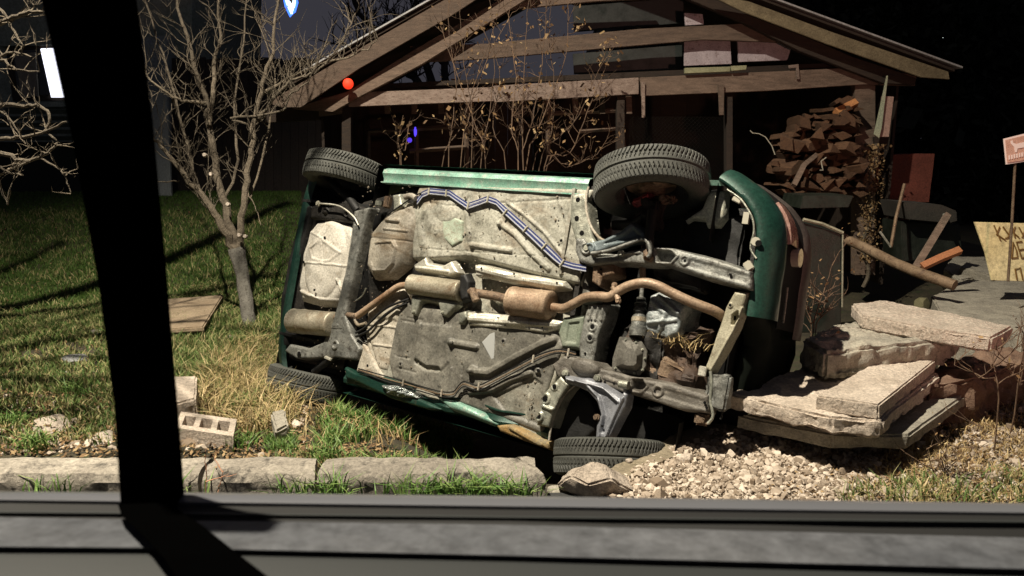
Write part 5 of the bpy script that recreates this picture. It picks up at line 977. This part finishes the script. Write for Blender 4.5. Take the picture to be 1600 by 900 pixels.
while y > 150:
    x = 1206 + r_.uniform(0, 8)
    while x < 1345:
        if inpoly(np.array([x]), np.array([float(y)]), polyW)[0]:
            o = bpy.data.objects.new('split_log', logs[cnt % 7]); link(o); sz = r_.uniform(.042, .075); p = Fy(x, y, YS - .05 + r_.uniform(-.1, .08)); o.location = p
            o.scale = (sz * r_.uniform(1, 1.6), 1, sz * r_.uniform(.7, 1)); o.rotation_euler = (r_.uniform(-.08, .08), r_.uniform(-.5, .5), r_.uniform(-.35, .35)); cnt += 1
            tag(o, 'split log stacked in the woodpile left of the right shed post', 'log', 'split logs in the woodpile')
        x += r_.uniform(12, 19)
    y -= r_.uniform(9, 12)
for k in range(26):
    x, y = r_.uniform(1215, 1335), r_.uniform(180, 300)
    if not inpoly(np.array([x]), np.array([y]), polyW)[0]: continue
    o = bpy.data.objects.new('split_log', logs[k % 7]); link(o); sz = r_.uniform(.08, .12); o.location = Fy(x, y, YS - .22 + r_.uniform(-.05, .08)); o.scale = (sz * r_.uniform(1, 1.5), .9, sz * r_.uniform(.6, .9)); o.rotation_euler = (r_.uniform(-.2, .2), r_.uniform(-.9, .9), r_.uniform(-.5, .5))
    tag(o, 'thick split log lying on the front face of the woodpile', 'log', 'thick logs on the front of the woodpile')
bar('orange_log', [(1306, 176), (1322, 168), (1338, 160)], [8.55, 8.6, 8.6], .05, mat('orange_log', (.42, .17, .06), (.52, .24, .09), None, 6, .8, 0, .6, 30), 'bright orange split log on top of the woodpile', 'log', 4)
# ivy of dry leaves round the right post
p0 = Fy(1350, 380, YS - .1); iv = thing('dead_ivy', 'dead climbing plant with golden leaves wrapped round the right shed post', 'plant', (p0.x, p0.y, 0))
z1 = Fy(1350, 225, YS - .1).z; pts = [Vector((.05 * math.sin(k * 1.1), -.06, z1 * k / 14)) for k in range(15)]; MB().tube(smooth_pts(pts), .022, 6).build('stem', M_bark, iv, smooth=True)
n = 1100; z = rg.uniform(.3, z1, n) ; cc = np.c_[rg.normal(0, .06, n), rg.normal(-.09, .035, n), z]; a = rg.normal(0, 1, (n, 3)); a /= np.linalg.norm(a, axis=1)[:, None]; b2 = rg.normal(0, 1, (n, 3)); s_ = rg.uniform(.008, .022, n)[:, None]
v = np.stack([cc - a * s_, cc + b2 * s_ * .5, cc + a * s_, cc - b2 * s_ * .5], 1).reshape(-1, 3); i = np.arange(n)[:, None] * 4
cards('leaf_mass', v, np.concatenate([i + [0, 1, 2], i + [0, 2, 3]], 1).reshape(-1, 3), np.repeat(rg.uniform(0, 1, n), 4), M_leafd, iv, None, None, 'stuff')

# ------------------------------------------------------------------ signs on the right
def strokes(name, segs, r, m, parent, org):
    b = MB()
    for s_ in segs: b.tube([p - org for p in s_], r, 5)
    return b.build(name, m, parent)
sy = D(1560, 440, 6.2); sg = thing('yellow_sign', 'pale yellow cardboard sign with hand-painted brown Cyrillic letters behind the flat slab', 'sign', sy); dS = 6.2
S = lambda px, py, k=0: D(px, py, dS + k) - sy
MB().prism([S(px, py) for px, py in ((1523, 347), (1600, 349), (1665, 351), (1662, 442), (1550, 438), (1540, 395))], (0, .02, 0)).build('board', M_yel, sg, bevel=.002)
L_ = {'K': [[(1553, 352), (1563, 375)], [(1562, 354), (1557, 366), (1571, 375)]], 'Y': [[(1567, 354), (1577, 368)], [(1580, 354), (1575, 371), (1571, 372)]], 'K2': [[(1581, 354), (1586, 371)], [(1586, 354), (1583, 363), (1592, 371)]], 'Y2': [[(1592, 355), (1598, 366)], [(1604, 355), (1597, 371)]],
      'D': [[(1580, 403), (1590, 402), (1588, 390), (1583, 378), (1581, 402)]], 'E': [[(1597, 377), (1588, 378), (1592, 390), (1596, 403), (1604, 402)], [(1592, 390), (1602, 389)]], 'P': [[(1589, 437), (1586, 420), (1594, 418), (1598, 437)]]}
nms = {'K': 'letter', 'Y': 'letter', 'K2': 'letter', 'Y2': 'letter', 'D': 'letter', 'E': 'letter', 'P': 'letter'}
for k, segs in L_.items():
    b = MB()
    for s_ in segs: b.tube([S(px, py, -.006) for px, py in s_], .0055, 5)
    b.build('letter', M_paintb, sg)
ss = D(1580, 437, 5.9); st = thing('small_sign', 'small pink picture sign of a farm animal on a thin rod, right edge', 'sign', ss); S = lambda px, py, k=0: D(px, py, 5.9 + k) - ss
MB().tube([S(1575, 440), S(1581, 350), S(1587, 240)], .010, 8).build('post', M_pipe, st)
MB().prism([S(px, py, -.02) for px, py in ((1568, 217), (1612, 206), (1616, 250), (1572, 257))], (0, .006, 0)).build('plate', M_pinkw, st)
MB().prism([S(px, py, -.026) for px, py in ((1571, 219), (1612, 209), (1615, 248), (1574, 254))], (0, .003, 0)).build('picture_field', M_pink, st)
MB().prism([S(px, py, -.030) for px, py in ((1582, 219), (1583, 223), (1588, 225), (1604, 221), (1607, 226), (1606, 236), (1603, 236), (1602, 230), (1590, 232), (1589, 238), (1586, 238), (1585, 230), (1580, 225), (1579, 221))], (0, .003, 0)).build('animal_silhouette', M_pinkw, st)
for i in range(8): MB().prism([S(1576 + i * 4 + dx, 243 - i * .9 + dy, -.030) for dx, dy in ((0, 0), (2.2, -.5), (2.6, 6), (.4, 6.5))], (0, .003, 0)).build('printed_mark', M_pinkw, st)

# ------------------------------------------------------------------ house, fences, night trees, lights
h0 = Vector((-9, 15, 0)); hs = thing('house', 'pale plastered house with one lit window at the upper left', 'house', h0); HY = 15.
def hq(name, quad, Y, th, m, parent=None): return MB().prism([Fy(px, py, Y) - h0 for px, py in quad], (0, th, 0)).build(name, m, parent or hs)
hq('wall', [(-400, -260), (300, -260), (300, 330), (-400, 330)], HY, 4, M_wallg)
wn = hq('window', [(8, 70), (205, 66), (216, 156), (20, 158)], HY - .05, .04, M_woodd)
hq('pane', [(20, 80), (62, 77), (78, 148), (28, 150)], HY - .07, .01, M_glass, wn); hq('lit_curtain', [(63, 76), (112, 74), (130, 152), (80, 152)], HY - .08, .02, mat('lit_window', (.8, .8, .85), emis=(.86, .88, 1.0), estr=2.2), wn)
hq('curtain', [(22, 84), (55, 82), (60, 150), (34, 152)], HY - .10, .02, M_concg, wn)
for y0 in (52, 56): pass
hq('sill', [(0, 160), (215, 157), (215, 165), (0, 168)], HY - .12, .1, M_wallg, wn); hq('lintel', [(-5, 62), (205, 58), (205, 68), (-5, 72)], HY - .08, .06, M_wallg, wn)
hq('wall_pier', [(215, 60), (262, 55), (268, 330), (228, 330)], HY - .3, .3, mat('pier_plaster', (.22, .25, .25), (.28, .31, .31), None, 3, .95), hs)
def fence(label, x0, x1, yt, yb, Y, m, rows=None, cols=None, name='slatted_fence'):
    a = Fy(x0, yb, Y); t = thing(name, label, 'fence', a)
    if rows:
        for k in range(rows): u0 = yt + (yb - yt) * k / rows; u1 = u0 + (yb - yt) / rows * .62; MB().prism([Fy(px, py, Y) - a for px, py in ((x0, u0), (x1, u0 - 1), (x1, u1 - 1), (x0, u1))], (0, .03, 0)).build('slat', m, t)
    if cols:
        for k in range(cols): u0 = x0 + (x1 - x0) * k / cols; u1 = u0 + (x1 - x0) / cols * .97; j = rnd.uniform(-3, 3); MB().prism([Fy(px, py, Y) - a for px, py in ((u0, yt + j), (u1, yt + j), (u1, yb), (u0, yb))], (0, .03, 0)).build('slat', m, t)
    return t
fence('green-black fence of level slats below the lit window', -260, 205, 172, 224, 13.2, mat('fence_green', (.03, .045, .03), (.05, .06, .045), None, 3, .8), rows=5)
fence('dark brown upright board fence behind the bare tree', 268, 560, 92, 312, 13.5, mat('old_fence', (.022, .017, .015), (.040, .030, .026), (.012, .01, .009), 3, .9), cols=22, name='board_fence')
pw = [Fy(px, py, 13.3) for px, py in ((-260, 222), (205, 222), (205, 314), (-260, 314))]; tag(MB().prism(pw, (0, .15, 0)).build('low_wall', mat('low_wall', (.012, .016, .012), (.02, .025, .018), None, 3, .9), org=pw[3]), 'dark low wall under the slatted fence at the far left', 'wall')
pn = [Fy(px, py, 12.8) for px, py in ((222, 146), (260, 142), (268, 308), (234, 308))]; o = MB().prism(pn, (0, .05, 0)).build('gate_panel', mat('gate_panel', (.30, .33, .33), (.36, .39, .39), (.2, .21, .2), 3, .7), org=pn[3]); tag(o, 'pale grey gate panel right of the window pillar behind the tree', 'gate')
bl_ = thing('blue_star_lamp', 'glowing blue and white star decoration hanging high above the tree', 'lamp', D(452, 8, 12.5)); S = lambda px, py: D(px, py, 12.5) - D(452, 8, 12.5)
M_eb = mat('blue_glow', (.05, .1, .8), emis=(.05, .16, 1.0), estr=2.6); M_ew = mat('white_glow', (.8, .9, 1), emis=(.55, .78, 1.0), estr=3.2)
MB().tube([S(448, 0), S(455, 12), S(456, 22)], [.03, .05, .015], 8).build('white_tube', M_ew, bl_, smooth=True); MB().tube([S(461, -4), S(459, 12)], .03, 8).build('white_tube', M_ew, bl_, smooth=True)
MB().tube([S(444, -6), S(447, 10), S(454, 25), S(460, 18), S(464, 4), S(461, -8)], .022, 8).build('blue_tube', M_eb, bl_, smooth=True); MB().tube([S(455, -200), S(455, -6)], .006, 5).build('cable', M_black, bl_)
def glow(px, py, d, r, col, st_, name, label, sc_=(1, 1, 1)):
    b = MB(); n = 10; rows = [[Vector((math.sin(math.pi * i / n) * math.cos(2 * math.pi * k / 12), math.sin(math.pi * i / n) * math.sin(2 * math.pi * k / 12), math.cos(math.pi * i / n))) * r for k in range(12)] for i in range(n + 1)]
    b.loft(rows, close=True); o = b.build(name, mat(name + label[:12], col, emis=col, estr=st_), smooth=True); o.location = D(px, py, d); o.scale = sc_; return tag(o, label, 'lamp')
glow(544, 131, YS - .55, .058, (1.0, .045, .015), 1.0, 'red_lamp', 'round red light under the left slope of the shed roof')
glow(649, 206, 9.5, .030, (.10, .06, 1.), 1.3, 'blue_lamp', 'slim violet-blue light inside the shed, upper of two', (.6, .6, 2.0)); glow(640, 219, 9.5, .030, (.12, .06, 1.), .8, 'blue_lamp', 'small violet-blue light inside the shed, lower of two', (1, .6, 1))
glow(1475, 58, 40, .09, (.8, 1., 1.), 3, 'distant_lamp', 'faint distant lamp between dark trees, left of two', (.6, 1, 1.3)); glow(1592, 51, 40, .12, (.85, 1., .9), 3, 'distant_lamp', 'brighter distant lamp near the upper right corner'); glow(1386, 31, 40, .04, (.8, .9, .9), 2, 'distant_lamp', 'tiniest distant lamp above the right roof slope')
def night_tree(px, depth, h, rad, label, seed, n=13000, z0=.12):
    p = D(px, 230, depth); b0 = Vector((p.x, p.y, 0)); t = thing('leafy_tree', label, 'tree', b0); r = np.random.default_rng(seed)
    MB().tube([Vector((0, 0, -.2)), Vector((.1, 0, h * .4)), Vector((0, .1, h * .9))], [.22, .15, .05], 8).build('trunk', M_barkd, t)
    nc = 46; cz = r.uniform(z0, 1, nc); w = rad * np.sqrt(np.clip(1.15 - cz, .05, 1)) ; a = r.uniform(0, 6.28, nc); rr = w * np.sqrt(r.uniform(0, 1, nc)); c = np.c_[rr * np.cos(a), rr * np.sin(a), cz * h]
    k = r.integers(0, nc, n); pos = c[k] + r.normal(0, 1, (n, 3)) * rad * .20; u = r.normal(0, 1, (n, 3)); v_ = r.normal(0, 1, (n, 3)); u /= np.linalg.norm(u, axis=1)[:, None]; v_ /= np.linalg.norm(v_, axis=1)[:, None]; s = r.uniform(.05, .13, n)[:, None]
    v = np.stack([pos - u * s, pos + v_ * s * .6, pos + u * s, pos - v_ * s * .6], 1).reshape(-1, 3); i = np.arange(n)[:, None] * 4
    cards('crown', v, np.concatenate([i + [0, 1, 2], i + [0, 2, 3]], 1).reshape(-1, 3), np.repeat(np.clip(r.uniform(0, 1, nc)[k] * .6 + r.uniform(0, .4, n), 0, 1), 4), M_fol, t)
for i, (px, dp, h, rad, lb) in enumerate([(1240, 19, 9, 3.0, 'dark leafy tree directly behind the right roof slope'), (1420, 18, 8, 2.8, 'dark leafy tree right of the shed roof end'), (1620, 17, 8.5, 2.8, 'dark leafy tree at the upper right corner'), (1060, 21, 9.5, 3.2, 'dark leafy tree behind the roof ridge'), (1780, 19, 8, 3, 'dark leafy tree beyond the right edge'), (1520, 24, 8, 3.4, 'dark leafy tree filling the gap at the right'), (1330, 24, 9, 3.4, 'dark leafy tree far behind the shed eaves')]): night_tree(px, dp, h, rad, lb, 50 + i, z0=.05)
grid_mesh('backing_hill', np.linspace(2, 90, 60), np.linspace(46, 80, 12), lambda x, y: 2 + (16 + 2.0 * np.sin(x * .9) + 1.2 * np.sin(x * 2.3 + 1)) * sst(44, 58, y) * sst(0, 14, x), mat('backing_hill_dark', (.004, .006, .003), (.008, .010, .005), None, .5, 1), 'black hill added as backing behind the trees on the right')  # added dark backing, hides bright sky gaps between the crowns
hd = thing('dark_hedge', 'dark leafy hedge closing off the yard on the right', 'hedge', (12, 17, 0)); n = 14000
pos = np.c_[rg.uniform(-9, 9, n), rg.normal(0, .5, n), rg.uniform(0, 2.6, n)]; u = rg.normal(0, 1, (n, 3)); v_ = rg.normal(0, 1, (n, 3)); s = rg.uniform(.06, .14, n)[:, None]; v = np.stack([pos - u * s, pos + v_ * s * .6, pos + u * s, pos - v_ * s * .6], 1).reshape(-1, 3); i = np.arange(n)[:, None] * 4
cards('foliage', v, np.concatenate([i + [0, 1, 2], i + [0, 2, 3]], 1).reshape(-1, 3), np.repeat(rg.uniform(0, .6, n), 4), M_fol, hd)

# ------------------------------------------------------------------ the vehicle door we look out of
dr = thing('car_door', 'window ledge and black window pillar of the vehicle the photo is taken from', 'car door', (0, .6, 1.2)); do = Vector((0, .6, 1.2))
XP = [-700, 0, 120, 265, 400, 800, 1200, 1600, 2300]
def row(ys, d): return [D(x, float(np.interp(x, [0, 265, 800, 1600], ys)), d) - do for x in XP]
def strip(name, rows, m, smooth=False): return MB().loft([row(*r) for r in rows]).build(name, m, dr, smooth=smooth)
strip('outer_strip', [((790, 792, 798, 808), .70), ((768, 769, 775, 786), .68), ((772, 773, 779, 790), .645), ((781, 784, 791, 801), .635), ((786, 790, 797, 808), .636)], M_strip, True)
strip('rubber_seal', [((784, 788, 795, 805), .637), ((800, 802, 806, 812), .62), ((818, 820, 826, 846), .60)], M_rubber)
strip('seal_bead', [((798, 800, 806, 813), .617), ((801, 803, 809, 816), .612), ((804, 806, 812, 819), .614)], M_ledged, True)
strip('ledge_panel', [((808, 813, 820, 840), .600), ((814, 817, 823, 843), .592), ((854, 856, 868, 889), .545), ((858, 860, 873, 894), .548)], M_ledge, True)
strip('panel_gap', [((856, 858, 871, 892), .549), ((868, 868, 880, 903), .545)], M_rubber)
strip('lower_panel', [((865, 866, 878, 901), .538), ((872, 872, 884, 907), .531), ((960, 960, 970, 990), .48), ((1300, 1300, 1300, 1300), .46)], M_ledged, True)
def pp(name, pts, d, th, m): return MB().prism([D(px, py, k) - do for (px, py), k in zip(pts, d)], th).build(name, m, dr, bevel=.003)
pp('window_pillar', [(28, -160), (160, -160), (190, 0), (214, 180), (236, 420), (256, 660), (266, 790), (266, 820), (196, 820), (186, 800), (176, 640), (150, 440), (108, 210), (62, 0)], [.62] * 14, (0, .03, 0), M_pillar)
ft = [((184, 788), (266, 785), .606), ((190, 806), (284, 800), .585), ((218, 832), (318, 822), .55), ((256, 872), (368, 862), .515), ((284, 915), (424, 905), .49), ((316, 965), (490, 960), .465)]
MB().loft([[D(*a, d - .004) - do, D(*b_, d - .004) - do, D(*b_, d + .004) - do, D(*a, d + .004) - do] for a, b_, d in ft], close=True).build('pillar_shadow_strip', M_pillar, dr)  # pillar's cast shadow on the ledge, built as a black strip
